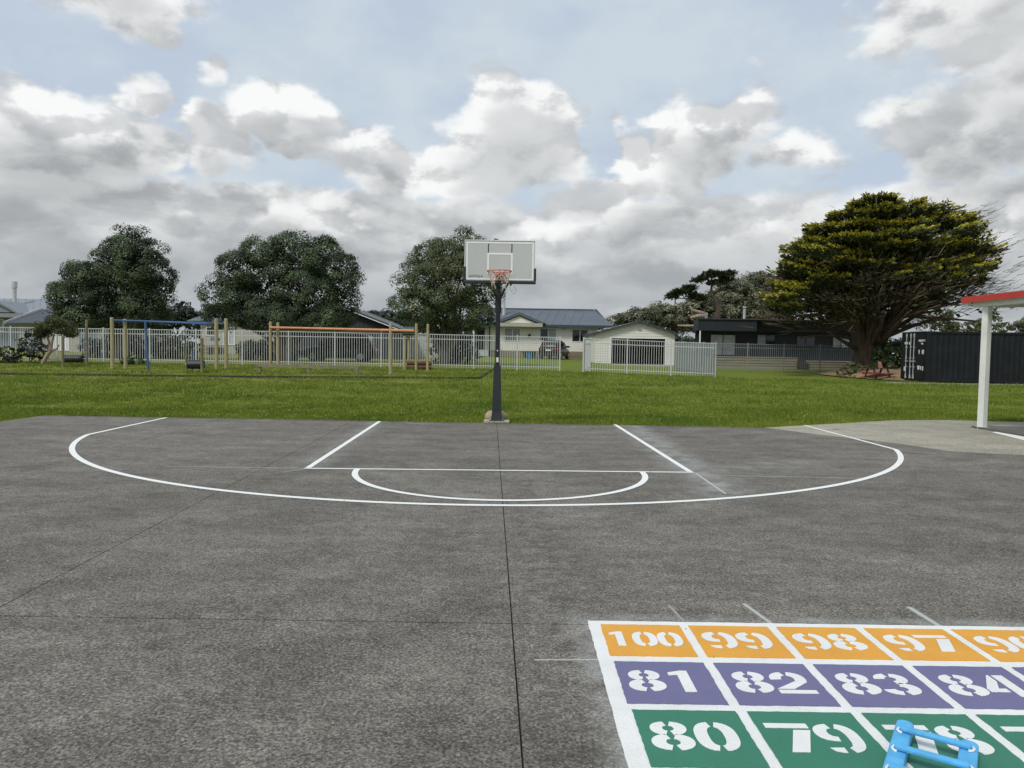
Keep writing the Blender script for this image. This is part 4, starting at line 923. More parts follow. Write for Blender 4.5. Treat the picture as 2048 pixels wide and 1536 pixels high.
of=empty('climbing_bar',b1,label='timber posts joined by a long orange overhead bar, middle of the playground',cat='climbing frame')
for (px,pb,pt_) in ((541,735,643.5),(556,735,645),(781,749,646)): timber_post(px,pb,pt_,.145,of,b1)
ga_,gb_=at(541,735),at(781,749)
A_=Vector((ga_.x,ga_.y-.1,pt(545,655,ga_.y).z)); B_=Vector((gb_.x,gb_.y,pt(781,660.5,gb_.y).z)); C_=B_+(B_-A_)*.17
MB().tube([A_-b1,C_-b1],.055,10).build('overhead_bar','orange_pipe',of)
MB().tube([A_-b1+Vector((0,.25,-.12)),C_-b1+Vector((0,.25,-.12))],.02,6).build('under_rail','brown_timber',of)
bb0=at(517,744); bbe=at(716,750)
bm_=empty('balance_beam',bb0,label='long low timber balance beam on three legs in front of the orange bar',cat='balance beam')
zA,zB_=pt(515,728,bb0.y).z,pt(718,732,bbe.y).z
MB().bar(Vector((bb0.x-.05,bb0.y,zA-.07))-bb0,Vector((bbe.x+.08,bbe.y,zB_-.07))-bb0,.14,.12).build('beam','old_wood',bm_)
for t in (0.01,.51,.99):
    q=Vector((bb0.x+(bbe.x-bb0.x)*t,bb0.y+(bbe.y-bb0.y)*t,0)); q.z=tz(q.x,q.y); MB().box(q.x-bb0.x-.07,q.x-bb0.x+.07,q.y-bb0.y-.05,q.y-bb0.y+.05,q.z-bb0.z-.15,zA+(zB_-zA)*t-.131-bb0.z).build('leg','old_wood',bm_)
b2=at(832,741)
sf_=empty('climbing_steps',b2,label='four timber posts round low brown logs, with a dark green barrel on top',cat='climbing frame')
for (px,pb,pt_) in ((809,741,673),(817,738,673),(832,741,647),(855,742,648)): timber_post(px,pb,pt_,.125,sf_,b2)
g_=at(836,741); gL,gR=at(812,739),at(862,740)
for k in range(2): MB().tube([Vector((gL.x,gL.y+.25,gL.z+.13+.2*k))-b2,Vector((gR.x,gR.y+.25,gR.z+.13+.2*k))-b2],.11,10).build('log','brown_timber',sf_)
ge=at(819,738.5); z0,z1=pt(819,671,ge.y).z,pt(819,653,ge.y).z; xa,xb=pt(806,660,ge.y).x,pt(829,660,ge.y).x
o=MB().tube([(xa-b2.x,ge.y+.1-b2.y,(z0+z1)/2-b2.z),(xb-b2.x,ge.y+.1-b2.y,(z0+z1)/2-b2.z)],(z1-z0)/2,12).build('barrel_panel','bin_green',sf_)
def roller(pxl,pbl,ptl,pxr,pbr,ptr,d0,d1,dz0,dz1,label,wl=.11,wr=.11):
    a=at(pxl,pbl); r=empty('log_roll',a,label=label,cat='log roll',group='log rolls between posts')
    timber_post(pxl,pbl,ptl,wl,r,a,m='old_wood'); timber_post(pxr,pbr,ptr,wr,r,a,m='old_wood')
    Y=(a.y+at(pxr,pbr).y)/2; p,q=pt(d0,(dz0+dz1)/2,Y),pt(d1,(dz0+dz1)/2,Y); rad=(pt(d0,dz0,Y).z-pt(d0,dz1,Y).z)/2
    MB().tube([p-a,p-a+Vector((.03,0,0)),q-a-Vector((.03,0,0)),q-a],[rad*.86,rad,rad,rad*.86],16).build('drum','black_rubber',r)
    for s in (p,q): MB().tube([s-a-Vector((.12,0,0)),s-a+Vector((.12,0,0))],.025,6).build('axle','bar_grey',r)
roller(373,744,690,404,745.5,676,376,407.5,719.5,738,'black rubber log roll between two short posts, nearest the blue bar',.09,.125)
roller(126,735,672,174,732,640,128.5,166,710,725,'black rubber log roll at far left, between a short and a tall post',.12,.115)
tr=at(383,744)
MB().tube([Vector((tr.x,tr.y+.05,tr.z)),Vector((tr.x+.03,tr.y+.05,tr.z+.7)),Vector((tr.x-.02,tr.y+.05,tr.z+1.12)),Vector((tr.x+.01,tr.y+.05,tr.z+1.16))],.028,8).build('bent_pipe','blue_pipe',label='bent blue-grey pipe standing behind the right-hand log roll',cat='pipe')
# timber edging round the play area
ed=empty('timber_edging',at(160,751),label='long low dark timber edging along the front of the playground, turning up by the pole',cat='edging'); eo=ed.location
path_px=[(-60,749),(160,752),(330,754),(470,755.5),(590,756.5),(710,757),(830,757.5),(958,758.5),(989,739)]
for a,b_ in zip(path_px[:-1],path_px[1:]):
    A,B=at(*a),at(*b_); n=max(1,round((B-A).length/2.4))
    for k in range(n):
        p=A.lerp(B,k/n); q=A.lerp(B,(k+1)/n); q=p+(q-p)*.995
        MB().bar(p-eo+Vector((0,0,.02)),q-eo+Vector((0,0,.02)),.05,.13).build('board','dark_timber',ed)
# ---------------------------------------------------------------- cars
def car(loc,rz,paint,label,Lc=4.3,Wc=1.8,Hc=1.62):
    r=empty('parked_car',loc,rz,label=label,cat='car')
    # profile along x (front +x), lower body then cabin
    def loft(stations):
        b=MB(); n=len(stations[0]); 
        for s in stations: b.v+=s
        for i in range(len(stations)-1):
            for k in range(n): b.f.append((i*n+k,i*n+(k+1)%n,(i+1)*n+(k+1)%n,(i+1)*n+k))
        b.f.append(tuple(range(n))[::-1]); b.f.append(tuple(range((len(stations)-1)*n,len(stations)*n))); return b
    def sec(x,w,z0,z1,wt): 
        return [(x,-w*.94,z0),(x,-w,z0+.18),(x,-w,(z0+z1)/2+.1),(x,-wt,z1-.05),(x,-wt*.9,z1),(x,wt*.9,z1),(x,wt,z1-.05),(x,w,(z0+z1)/2+.1),(x,w,z0+.18),(x,w*.94,z0)]
    h=Lc/2; w=Wc/2
    st=[sec(-h,w*.86,.42,.86,w*.82),sec(-h+.12,w*.97,.28,.98,w*.94),sec(-h+.7,w,.24,1.0,w*.95),sec(0,w,.24,.99,w*.95),sec(h-1.2,w,.24,.95,w*.93),sec(h-.35,w*.96,.26,.86,w*.88),sec(h,w*.80,.38,.70,w*.74)]
    body=loft(st).build('body',paint,r,smooth=True); bevel(body,.03)
    def csec(x,wb,z0,wt,z1): return [(x,-wb,z0),(x,-(wb+wt)/2-.02,(z0+z1)/2),(x,-wt,z1-.04),(x,-wt*.85,z1),(x,wt*.85,z1),(x,wt,z1-.04),(x,(wb+wt)/2+.02,(z0+z1)/2),(x,wb,z0)]
    cb=loft([csec(-h+.10,w*.90,.97,w*.78,1.06),csec(-h+.42,w*.92,.97,w*.74,Hc-.08),csec(-h+1.0,w*.93,.97,w*.74,Hc),csec(.15,w*.93,.97,w*.74,Hc-.03),csec(.55,w*.92,.96,w*.72,Hc-.18),csec(1.15,w*.90,.94,w*.82,1.02)]).build('cabin',paint,r,smooth=True); bevel(cb,.03)
    for s in (-1,1):
        for (xa,xb,ta,tb) in ((-h+.72,-.25,-h+.85,-.22),(-.15,.85,-.15,.35)):
            MB().prism([(xa,s*w*.935,1.03),(xb,s*w*.935,1.03),(tb,s*w*.795,Hc-.16),(ta,s*w*.795,Hc-.16)],(0,s*.03,0)).build('side_window','dark_glass',r)
        MB().box(.72,.9,min(s*w*.95,s*(w+.22)),max(s*w*.95,s*(w+.15)),1.0,1.14).build('mirror',paint,r)
        MB().box(-h-.015,-h+.13,min(s*w*.62,s*w*.96),max(s*w*.62,s*w*.96),.78,.95).build('tail_light','tail_red',r)
        MB().box(h-.14,h-.02,min(s*w*.5,s*w*.85),max(s*w*.5,s*w*.85),.60,.72).build('headlight','pale_glass',r)
        for x in (-h+.78,h-.85):
            wl=MB().tube([(x,s*(w-.20),.32),(x,s*(w+.015),.32)],.325,20).build('wheel','black_rubber',r)
            MB().tube([(x,s*(w+.012),.32),(x,s*(w+.03),.32)],.20,12).build('rim','rim_silver',wl)
    MB().prism([(-h+.15,-w*.74,1.06),(-h+.15,w*.74,1.06),(-h+.40,w*.62,Hc-.16),(-h+.40,-w*.62,Hc-.16)],(-.035,0,.01)).build('rear_window','dark_glass',r)
    MB().prism([(1.16,-w*.78,1.03),(1.16,w*.78,1.03),(.62,w*.62,Hc-.2),(.62,-w*.62,Hc-.2)],(.03,0,.03)).build('windscreen','dark_glass',r)
    MB().box(-h-.03,-h+.05,-.26,.26,.70,.81).build('number_plate','mark_white',r)
    MB().box(-h-.05,-h+.2,-w*.86,w*.86,.30,.52).build('bumper','black_rubber',r)
    return r
q=at(1104,719); car((q.x+.35,q.y+2.2,tz(q.x,q.y+2.2)),math.radians(72),'car_black','black car seen from behind, parked on the grass by the cream house')
q=pt(680,724,46.5); car((q.x,46.5,tz(q.x,46.5)),math.radians(178),'car_blue','dark car parked sideways in the shade before the slate shed',4.6,1.85,1.75)
bx_=at(1058,713.5)
def tub(px0,px1,pb,ptop,Y,m,label,name='bin'):
    a=pt(px0,pb,Y); b=pt(px1,ptop,Y); z=tz(a.x,Y); w=(b.x-a.x); hh=b.z-z; o=MB(); i=.06*w
    o.add([(a.x+i,Y+i,z),(b.x-i,Y+i,z),(b.x-i,Y+w*.7-i,z),(a.x+i,Y+w*.7-i,z),(a.x,Y,z+hh),(b.x,Y,z+hh),(b.x,Y+w*.7,z+hh),(a.x,Y+w*.7,z+hh)],[(3,2,1,0),(0,1,5,4),(1,2,6,5),(2,3,7,6),(3,0,4,7),(4,5,6,7)])
    o.box(a.x-.03,b.x+.03,Y-.03,Y+w*.7+.03,z+hh-.06,z+hh+.02); return o.build(name,m,label=label,cat='bin')
tub(1054,1063,716,706,62.5,'bin_blue','bright blue tub on the grass below the cream house')
tub(1045,1072,713,703.5,64.0,'bin_green','dark green low chest behind the blue tub by the cream house','storage_chest')
# things by the fence in the shade of the third tree
ch_=pt(960,716,50); r_=empty('garden_bench',(ch_.x,50,tz(ch_.x,50)),label='small pale garden bench behind the fence, left of the black pole',cat='bench')
MB().box(-.55,.55,-.2,.2,.42,.47).build('seat','bar_grey',r_); MB().box(-.55,.55,.18,.22,.47,.85).build('backrest','bar_grey',r_)
for sx in (-.5,.46): MB().box(sx,sx+.05,-.2,.2,0,.42).build('leg','bar_grey',r_)
# picnic table under the cypress
pq=at(1762,760); r_=empty('picnic_table',(pq.x,pq.y+.4,pq.z),math.radians(12),label='small red picnic table with dark top under the cypress',cat='picnic table')
for k in range(4): MB().box(-.60,.60,-.30+.155*k,-.30+.155*k+.145,.60,.635).build('top_board','dark_timber',r_)
for s in (-1,1):
    MB().box(-.62,.62,s*.58-.12,s*.58+.12,.34,.375).build('seat','table_red',r_)
    MB().bar((s*.42,-.66,.32),(s*.42,.66,.32),.04,.07).build('seat_bearer','table_red',r_)
    for t in (-1,1): MB().bar((s*.42,t*.22,.60),(s*.42,t*.50,0),.05,.09).build('leg','dark_timber',r_)
pb=at(1781,760); MB().prism([(pb.x-.14,pb.y+.9,pb.z),(pb.x+.14,pb.y+.8,pb.z),(pb.x+.22,pb.y+1.5,pb.z+.95),(pb.x+.10,pb.y+1.6,pb.z+.95)],(0,.05,.0)).build('leaning_board','pink_board',label='faded pink-red board leaning against the container door end',cat='board')
# ---------------------------------------------------------------- vegetation
def limb_tree(root,base,ends,r0,m,seed,fork=.35,n=7,wob=.25):
    b=MB(); rr=random.Random(seed)
    for e in ends:
        e=Vector(e); d=e-base; pts=[base+Vector((rr.uniform(-.2,.2)*r0,rr.uniform(-.2,.2)*r0,-.25))]
        mid=base+Vector((d.x*.25,d.y*.25,d.z*fork))
        for k in range(1,n+1):
            t=k/n; p=base.lerp(mid,min(1,t*2)) if t<.5 else mid.lerp(e,(t-.5)*2)
            q=(base*(1-t)**2+mid*2*t*(1-t)+e*t*t); pts.append(q+Vector([rr.uniform(-1,1)*wob*(t*(1-t)*3) for _ in range(3)]))
        rad=[r0*(1-.86*(k/(n)))*rr.uniform(.85,1.1)*(.75) for k in range(n+1)]
        b.tube(pts,rad,8)
    return b.build('trunk',m,root,smooth=True)
def crown_tree(name,label,cat,px,pyb,Y,lobes,leafm,bark,seed,leaf=.115,per=190,dens=2.3,puff=.62,trunk=.34,depth=1.0,group=None,fill=1.9,ends=8,dm=None):
    rg=np.random.default_rng(seed); b=pt(px,pyb,Y); base=Vector((b.x,Y,tz(b.x,Y))); r=empty(name,base,label=label,cat=cat,group=group)
    s=Y/F; LB_=[]
    for (lx_,ly_,rx,ry) in lobes:
        c=pt(lx_,ly_,Y); LB_.append((np.array([c.x,Y+rg.uniform(-.5,.5)*rx*s*depth,c.z])-np.array(base),np.array([rx*s,rx*s*depth,ry*s])))
    C=[];Nn=[];I=[]
    for k,(c,rd) in enumerate(LB_):
        area=4*math.pi*((rd[0]*rd[1])**1.6/3+(rd[0]*rd[2])**1.6/3+(rd[1]*rd[2])**1.6/3)**(1/1.6); n=int(area*dens)
        d=rg.normal(0,1,(n,3)); d/=np.linalg.norm(d,axis=1,keepdims=True)
        u=rg.uniform(.80,1.04,(n,1)); p=c+d*rd*u
        ok=np.ones(n,bool)
        for j,(c2,r2) in enumerate(LB_):
            if j!=k: ok&=np.sum(((p-c2)/r2)**2,1)>.62
        C.append(p[ok]); nn=d/rd; nn/=np.linalg.norm(nn,axis=1,keepdims=True); Nn.append(nn[ok])
        m=int(rd.prod()*7*fill); d=rg.normal(0,1,(m,3)); d/=np.linalg.norm(d,axis=1,keepdims=True); I.append(c+d*rd*rg.uniform(.1,.8,(m,1)))
    C=np.concatenate(C); Nn=np.concatenate(Nn); Nn=Nn+np.array([0,0,.45]); Nn/=np.linalg.norm(Nn,axis=1,keepdims=True)
    rad=puff*rg.uniform(.6,1.25,len(C))
    P,D=puffs(C,Nn,rad,per,seed+1)
    V,Fq_=leaves_n(P,D+np.array([0,0,.25]),leaf,leaf*.6,.24,seed+2); 
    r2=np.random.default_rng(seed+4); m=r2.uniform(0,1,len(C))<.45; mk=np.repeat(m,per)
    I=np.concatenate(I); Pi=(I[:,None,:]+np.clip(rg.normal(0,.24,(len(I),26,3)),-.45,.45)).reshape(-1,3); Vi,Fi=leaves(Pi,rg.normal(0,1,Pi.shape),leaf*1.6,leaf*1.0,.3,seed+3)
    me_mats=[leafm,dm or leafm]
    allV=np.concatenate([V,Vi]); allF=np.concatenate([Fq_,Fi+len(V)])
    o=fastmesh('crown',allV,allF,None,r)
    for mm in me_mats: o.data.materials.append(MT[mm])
    mi=np.concatenate([np.where(mk,0,1),np.ones(len(Fi),int)]).astype(np.int32); o.data.polygons.foreach_set('material_index',mi)  # where dm is darker, filler leaves carry the crown's inner shade as colour
    es=[LB_[i % len(LB_)][0]*np.array([.85,.85,.8]) for i in range(ends)]
    limb_tree(r,Vector((0,0,0)),[tuple(e) for e in es],trunk,bark,seed)
    return r
T1=[(300,508,26,28),(242,503,28,24),(200,545,34,30),(318,560,26,34),(265, 495, 33, 32),(222, 521, 39, 27),(288, 533, 43, 38),(182, 557, 43, 27),(237, 561, 58, 38),(132, 586, 30, 21),(182, 601, 56, 34),(305, 591, 32, 44),(253, 621, 65, 40),(123, 635, 22, 21),(172, 641, 48, 19),(296, 641, 37, 21),(279, 469, 15, 11)]
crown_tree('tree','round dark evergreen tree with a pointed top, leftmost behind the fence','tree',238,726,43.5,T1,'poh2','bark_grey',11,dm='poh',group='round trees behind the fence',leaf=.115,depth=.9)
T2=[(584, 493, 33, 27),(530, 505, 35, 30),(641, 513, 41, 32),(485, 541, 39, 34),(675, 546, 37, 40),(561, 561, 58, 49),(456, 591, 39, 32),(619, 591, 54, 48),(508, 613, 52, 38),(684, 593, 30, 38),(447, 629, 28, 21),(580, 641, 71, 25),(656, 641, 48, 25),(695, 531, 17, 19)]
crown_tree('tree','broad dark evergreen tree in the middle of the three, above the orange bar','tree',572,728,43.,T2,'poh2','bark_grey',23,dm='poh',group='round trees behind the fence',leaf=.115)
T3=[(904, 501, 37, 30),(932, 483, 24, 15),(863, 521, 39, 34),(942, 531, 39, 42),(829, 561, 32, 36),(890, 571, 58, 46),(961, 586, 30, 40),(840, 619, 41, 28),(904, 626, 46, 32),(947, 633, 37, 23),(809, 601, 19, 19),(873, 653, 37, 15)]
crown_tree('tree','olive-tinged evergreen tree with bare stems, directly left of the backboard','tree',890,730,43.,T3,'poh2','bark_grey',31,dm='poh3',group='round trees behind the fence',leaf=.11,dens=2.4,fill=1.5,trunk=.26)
def bush(px,pyb,Y,lobes,label,seed,m='shrub',leaf=.11,cat='shrub',name='shrub',per=30,dens=9,puff=.22,bark='bark_grey',dm=None):
    return crown_tree(name,label,cat,px,pyb,Y,lobes,m,bark,seed,leaf=leaf,per=per,dens=dens,puff=puff,trunk=.05,dm=dm,ends=4,fill=2)
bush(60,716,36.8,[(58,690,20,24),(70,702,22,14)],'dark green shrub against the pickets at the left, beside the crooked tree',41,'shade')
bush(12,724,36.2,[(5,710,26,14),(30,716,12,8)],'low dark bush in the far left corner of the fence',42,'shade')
# crooked small tree
cq=at(84,729); r_=empty('small_tree',cq,label='crooked small tree leaning over the fence at the left',cat='tree')
lp=[Vector((0,0,-.1)),pt(92,714,cq.y)-cq,pt(101,702,cq.y)-cq,pt(104,686,cq.y)-cq,pt(108,668,cq.y)-cq]
b=MB(); b.tube(lp,[.11,.10,.085,.06,.03],8); b.tube([lp[2],pt(113,698,cq.y)-cq,pt(118,690,cq.y)-cq],[.06,.05,.03],6); b.tube([lp[2],pt(98,684,cq.y)-cq,pt(94,668,cq.y)-cq],[.07,.05,.03],6); b.build('trunk','bark_pale',r_,smooth=True)
rg=np.random.default_rng(5); Cs=[]
for (x,y,rx,ry) in ((100,657,24,13),(128,660,24,12),(84,668,16,10),(140,668,14,9),(112,646,16,8)):
    c=np.array(pt(x,y,cq.y)-cq); n=40; d=rg.normal(0,1,(n,3)); d/=np.linalg.norm(d,axis=1,keepdims=True); Cs.append(c+d*np.array([rx,rx*.9,ry])*cq.y/F*rg.uniform(.5,1,(n,1)))
Cs=np.concatenate(Cs); P,D=puffs(Cs,np.tile([0,0,1.],(len(Cs),1)),.18,26,8); V,Fq_=leaves(P,D,.11,.05,.6,9); fastmesh('crown',V,Fq_,'poh3',r_)
bush(268,733,36.9,[(262,722,16,8),(280,726,14,7)],'bright green low plant at the fence behind the tall posts',43,'shrub',.14)
# plants round the cypress
so=at(1725,752)
b=MB(); n=28; ring=[]; cen=at(1735,748)
for k in range(n):
    a=2*math.pi*k/n; w_=1+.05*math.sin(3*a+1); p=Vector((SOIL[0]+SOIL[2]*w_*math.cos(a),SOIL[1]+SOIL[3]*w_*math.sin(a),0)); p.z=tz(p.x,p.y)+.05; ring.append(p)
ctr=Vector((SOIL[0],SOIL[1]+.6,tz(SOIL[0],SOIL[1])+.62)); b.add(ring+[ctr.lerp(p,.55)+Vector((0,0,.10)) for p in ring]+[ctr],[(k,(k+1)%n,n+(k+1)%n,n+k) for k in range(n)]+[(n+k,n+(k+1)%n,2*n) for k in range(n)]); b.build('soil_mound','soil',kind='structure',smooth=True)
bush(1772,738,42.5,[(1772,712,18,24),(1765,735,20,14),(1782,698,10,14)],'tall green leafy shrub between the cypress trunk and the container',51,'shrub',.15,dm='poh3')
bush(1712,742,42,[(1708,737,18,9),(1730,741,18,9),(1690,744,14,6)],'dull green ground plants at the foot of the cypress',52,'shrub',.13,dm='dryweed')
bush(1700,746,42.0,[(1690,744,12,4),(1708,745,10,4),(1728,747,10,4)],'dry yellow weeds along the front of the soil under the cypress',53,'dryweed',.13)
bush(1690,752,40.6,[(1684,750,9,4),(1700,754,11,4),(1722,757,9,3)],'low straw coloured weeds at the front edge of the soil under the cypress',54,'dryweed',.10,per=22,dens=8,puff=.16)
bush(1735,744,44.,[(1722,738,16,10),(1744,742,12,8)],'dark green ground cover hugging the cypress trunk',55,'shrub',.13,dm='poh3')
# ---- the big wind-shaped cypress
def cypress():
    Y=44.; bp=pt(1738,738,Y); base=Vector((bp.x,Y,tz(bp.x,Y)+.38)); r=empty('cypress_tree',base,label='huge windswept cypress with layered yellow-tipped boughs at the right',cat='tree')
    B=np.array(base); rg=np.random.default_rng(77); rr=random.Random(77)
    CXP,CYP=1745,690; cen=np.array(pt(CXP,CYP,Y)); s=Y/F
    out=[(2026,596),(2012,552),(2005,512),(1988,465),(1962,428),(1920,410),(1880,398),(1848,386),(1800,386),(1745,392),(1705,396),(1660,418),(1628,438),(1590,462),(1556,488),(1540,520),(1528,552),(1506,580),(1490,606),(1494,634),(1500,650)]
    ph=[math.atan2(CYP-y,x-CXP) for x,y in out]; ra=[math.hypot(CYP-y,x-CXP) for x,y in out]
    o=np.argsort(ph); phs=np.array(ph)[o]; ras=np.array(ra)[o]
    tips=[]
    for i in range(640):
        a=rg.uniform(.30,2.98); k=rg.uniform(-1,1); k=math.copysign(abs(k)**.8,k)
        R=np.interp(a,phs,ras)*math.sqrt(max(0.02,1-k*k*.88)); u=rg.uniform(.82,.98) if rg.uniform()<.70 else rg.uniform(.50,.82)
        p=cen+np.array([math.cos(a)*R*s*u,k*6.2*(.45+.55*math.sin(a)),math.sin(a)*R*s*u])
        tips.append(p-B)
    tips=np.array(tips)
    # boughs
    b=MB(); nl=0; heads=[]
    for i in range(46):
        t=tips[rg.integers(len(tips))]; e=Vector(t)*.82
        z0=1.0+2.6*rr.random(); st=Vector((rr.uniform(-.35,.35),rr.uniform(-.35,.35),z0)); mid=st.lerp(e,.5)+Vector((0,0,.55*rr.random()-.1))
        pts=[st*(1-u)**2+mid*2*u*(1-u)+e*u*u for u in [k/7 for k in range(8)]]; rad=[.17*(1-.85*k/7)+.012 for k in range(8)]
        b.tube(pts,rad,6)
    fl=MB()
    for k in range(15):     # fluted bole of merged stems
        a=2*math.pi*k/15+rr.uniform(-.15,.15); q=.62
        dx_,dy_=math.cos(a),math.sin(a)
        fl.tube([(dx_*q*1.35,dy_*q*1.35,-.3),(dx_*q*.95,dy_*q*.95,.5),(dx_*q*.85,dy_*q*.85,1.3),(dx_*(q+.2),dy_*(q+.2),2.3),(dx_*(q+1.1),dy_*(q+.9),3.6),(dx_*(q+2.5),dy_*(q+2.0),4.9)],[.42,.37,.33,.27,.17,.06],8)
    fl.tube([(0,0,-.3),(0,0,2.5),(.2,.1,5),(.5,.1,8.2)],[.75,.68,.42,.10],10)
    fl.build('trunk','bark',r,smooth=True)
    b.build('boughs','bark',r,smooth=True,kind='stuff')
    # foliage: broad flat boughs in storeys, each a fan of upswept sprays with fresh yellow growth along its upper rim
    storeys=[(412,1712,1866,8),(436,1656,1930,12),(463,1612,1966,15),(491,1570,1978,17),(519,1556,1984,18),(547,1546,1990,17),(577,1518,2000,13),(604,1500,2004,9)]
    Ps=[];Ds=[];Pt=[];Dt=[];Px=[];Dx=[]
    def fan(c,az,Ln,wd,rise,n,dead=False):
        d=np.array([math.cos(az),math.sin(az),0.]); sd=np.array([-d[1],d[0],0.])
        ns=max(5,int(wd*6))
        for q in range(ns):          # sprays of the bough
            v0=(q/(ns-1)-.5)*2; sa=az+v0*.45; dd=np.array([math.cos(sa),math.sin(sa),0.])
            root=c-d*Ln*.55+sd*v0*wd*.35+np.array([0,0,rg.normal(0,.06)]); L1=Ln*(1-.30*abs(v0))*rg.uniform(.75,1.12); m=int(n*L1/Ln)
            u=rg.uniform(.12,1,m)**.75; w=rg.normal(0,1,m)*.20*(1.15-.8*u); sx=np.array([-dd[1],dd[0],0.])
            P=root+dd*(u*L1)[:,None]+sx*w[:,None]+np.array([0,0,1])*(rise*L1*u*u+rg.normal(0,.05,m)-.10*np.abs(w)/.2)[:,None]
            D=dd+sx*np.sign(w)[:,None]*.5+np.array([0,0,.30])+0*P
            if dead: k=rg.uniform(0,1,m)<.35; Px.append(P[k]); Dx.append(D[k]); continue
            Ps.append(P-np.array([0,0,.10])); Ds.append(D)
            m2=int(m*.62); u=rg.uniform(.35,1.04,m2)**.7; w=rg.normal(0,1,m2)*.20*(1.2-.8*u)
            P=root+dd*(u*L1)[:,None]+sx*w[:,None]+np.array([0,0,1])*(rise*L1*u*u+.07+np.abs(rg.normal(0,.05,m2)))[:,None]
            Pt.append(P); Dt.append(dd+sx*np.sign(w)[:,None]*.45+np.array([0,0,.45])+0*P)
    for (py,xl,xr,nb) in storeys:
        pl,pr=np.array(pt(xl,py,Y))-B,np.array(pt(xr,py,Y))-B; cx_=(np.array(pt(CXP,py,Y))-B)
        for ring,(f0,f1,cnt) in enumerate(((.70,.86,nb),(.30,.55,nb//2))):
            for k in range(cnt):
                az=2*math.pi*(k+rg.uniform(-.35,.35))/cnt+ring*.3
                ex=(pr[0]-cx_[0]) if math.cos(az)>0 else (cx_[0]-pl[0]); R=np.array([abs(ex)*math.cos(az),(.5*(pr[0]-pl[0])*.72)*math.sin(az)])
                f=rg.uniform(f0,f1); c=cx_+np.array([R[0]*f,R[1]*f,rg.normal(0,.17)+.045*R[0]*f*(1 if R[0]>0 else .2)-.35*(f-.6)])
                Ln=min(3.4,max(1.3,np.hypot(*R)*.42))*rg.uniform(.8,1.15); wd=rg.uniform(.8,1.5)
                dead=py>560 and rg.uniform()<(.45 if py<600 else .55)
                fan(c,az,Ln,wd,rg.uniform(.05,.16)+(.05 if math.cos(az)>0 else 0),95,dead)
    for (x,y,k) in ((1800,555,.0),(1850,552,.05),(1905,548,.1),(1955,540,.1),(1560,600,3.1),(1566,618,3.1),(1580,585,3.0),(1830,470,.1),(1930,462,.1),(1640,505,3.0),(1700,480,2.6)):      # the heavy front boughs
        c=np.array(pt(x,y,Y-3.0-rg.uniform(0,1)))-B; fan(c,-k if k<1.5 else -(k),2.3,1.0,.10,110)
    for i in range(34):              # brown skirt of dead boughs below
        az=rg.uniform(0,2*math.pi); rr_=rg.uniform(2.5,6.2); c=np.array([rr_*math.cos(az)*1.05+.2,rr_*math.sin(az)*.8,2.5+rr_*.42+rg.normal(0,.22)]); fan(c,az,2.4,.9,.12,60,True)
    P=np.concatenate(Ps); D=np.concatenate(Ds); Q=np.concatenate(Pt); E_=np.concatenate(Dt); Xp=np.concatenate(Px); Xd=np.concatenate(Dx)
    V1,F1=leaves(P,D,.22,.10,.35,78); V2,F2=leaves(Q,E_,.19,.085,.30,79); V3,F3=leaves(Xp,Xd,.40,.03,.30,80)
    # twiggy dark interior
    n=5200; c=(tips[rg.integers(0,len(tips),n)]-np.array([0,0,2.6]))*rg.uniform(.25,.92,(n,1))+np.array([0,0,2.9])+rg.normal(0,.28,(n,3)); dd=c-np.array([0,0,2.]); dd/=np.linalg.norm(dd,axis=1,keepdims=True); dd[:,2]=dd[:,2]*.5+.12
    V4,F4=leaves(c,dd,1.0,.045,.28,81)
    n=6500; c=(tips[rg.integers(0,len(tips),n)]-np.array([0,0,3.4]))*rg.uniform(.40,.84,(n,1))+np.array([0,0,3.9])+rg.normal(0,.28,(n,3)); dd=c-np.array([0,0,2.]); dd/=np.linalg.norm(dd,axis=1,keepdims=True)
    V5,F5=leaves(c,dd,.34,.16,.5,82)
    o=fastmesh('foliage',np.concatenate([V1,V2,V5]),np.concatenate([F1,F2+len(V1),F5+len(V1)+len(V2)]),None,r)
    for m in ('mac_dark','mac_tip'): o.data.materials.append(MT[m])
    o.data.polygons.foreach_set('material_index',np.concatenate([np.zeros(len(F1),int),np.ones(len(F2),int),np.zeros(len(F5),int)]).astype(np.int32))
    fastmesh('dead_twigs',np.concatenate([V3,V4]),np.concatenate([F3,F4+len(V3)]),'twig',r)
    # bare wind-combed twigs standing out on the right
    tw=MB()
    for i in range(260):
        a=rr.uniform(.30,1.0); R=np.interp(a,phs,ras)*s; p1=cen+np.array([math.cos(a)*R*rr.uniform(.80,.99),rr.uniform(-3,3),math.sin(a)*R*rr.uniform(.9,1.0)])-B
        l=rr.uniform(.5,1.3); dv=np.array([.86,rr.uniform(-.2,.2),.30+.25*rr.random()]); p0=p1-dv*l
        tw.tube([tuple(p0),tuple(p0+dv*l*.5+np.array([0,0,-.06])),tuple(p1)],[.016,.010,.004],4,False)
    for i in range(40):
        a=rr.uniform(2.75,2.98); R=np.interp(min(a,phs[-1]),phs,ras)*s; p1=cen+np.array([math.cos(a)*R*rr.uniform(.8,1.0),rr.uniform(-3,3),max(-.9,math.sin(a)*R)-rr.uniform(0,.4)])-B
        l=rr.uniform(.8,1.7); dv=np.array([-.95,rr.uniform(-.2,.2),.12]); p0=p1-dv*l
        tw.tube([tuple(p0),tuple(p0+dv*l*.5),tuple(p1)],[.02,.013,.005],4,False)
    tw.build('bare_twigs','twig',r,kind='stuff')
cypress()
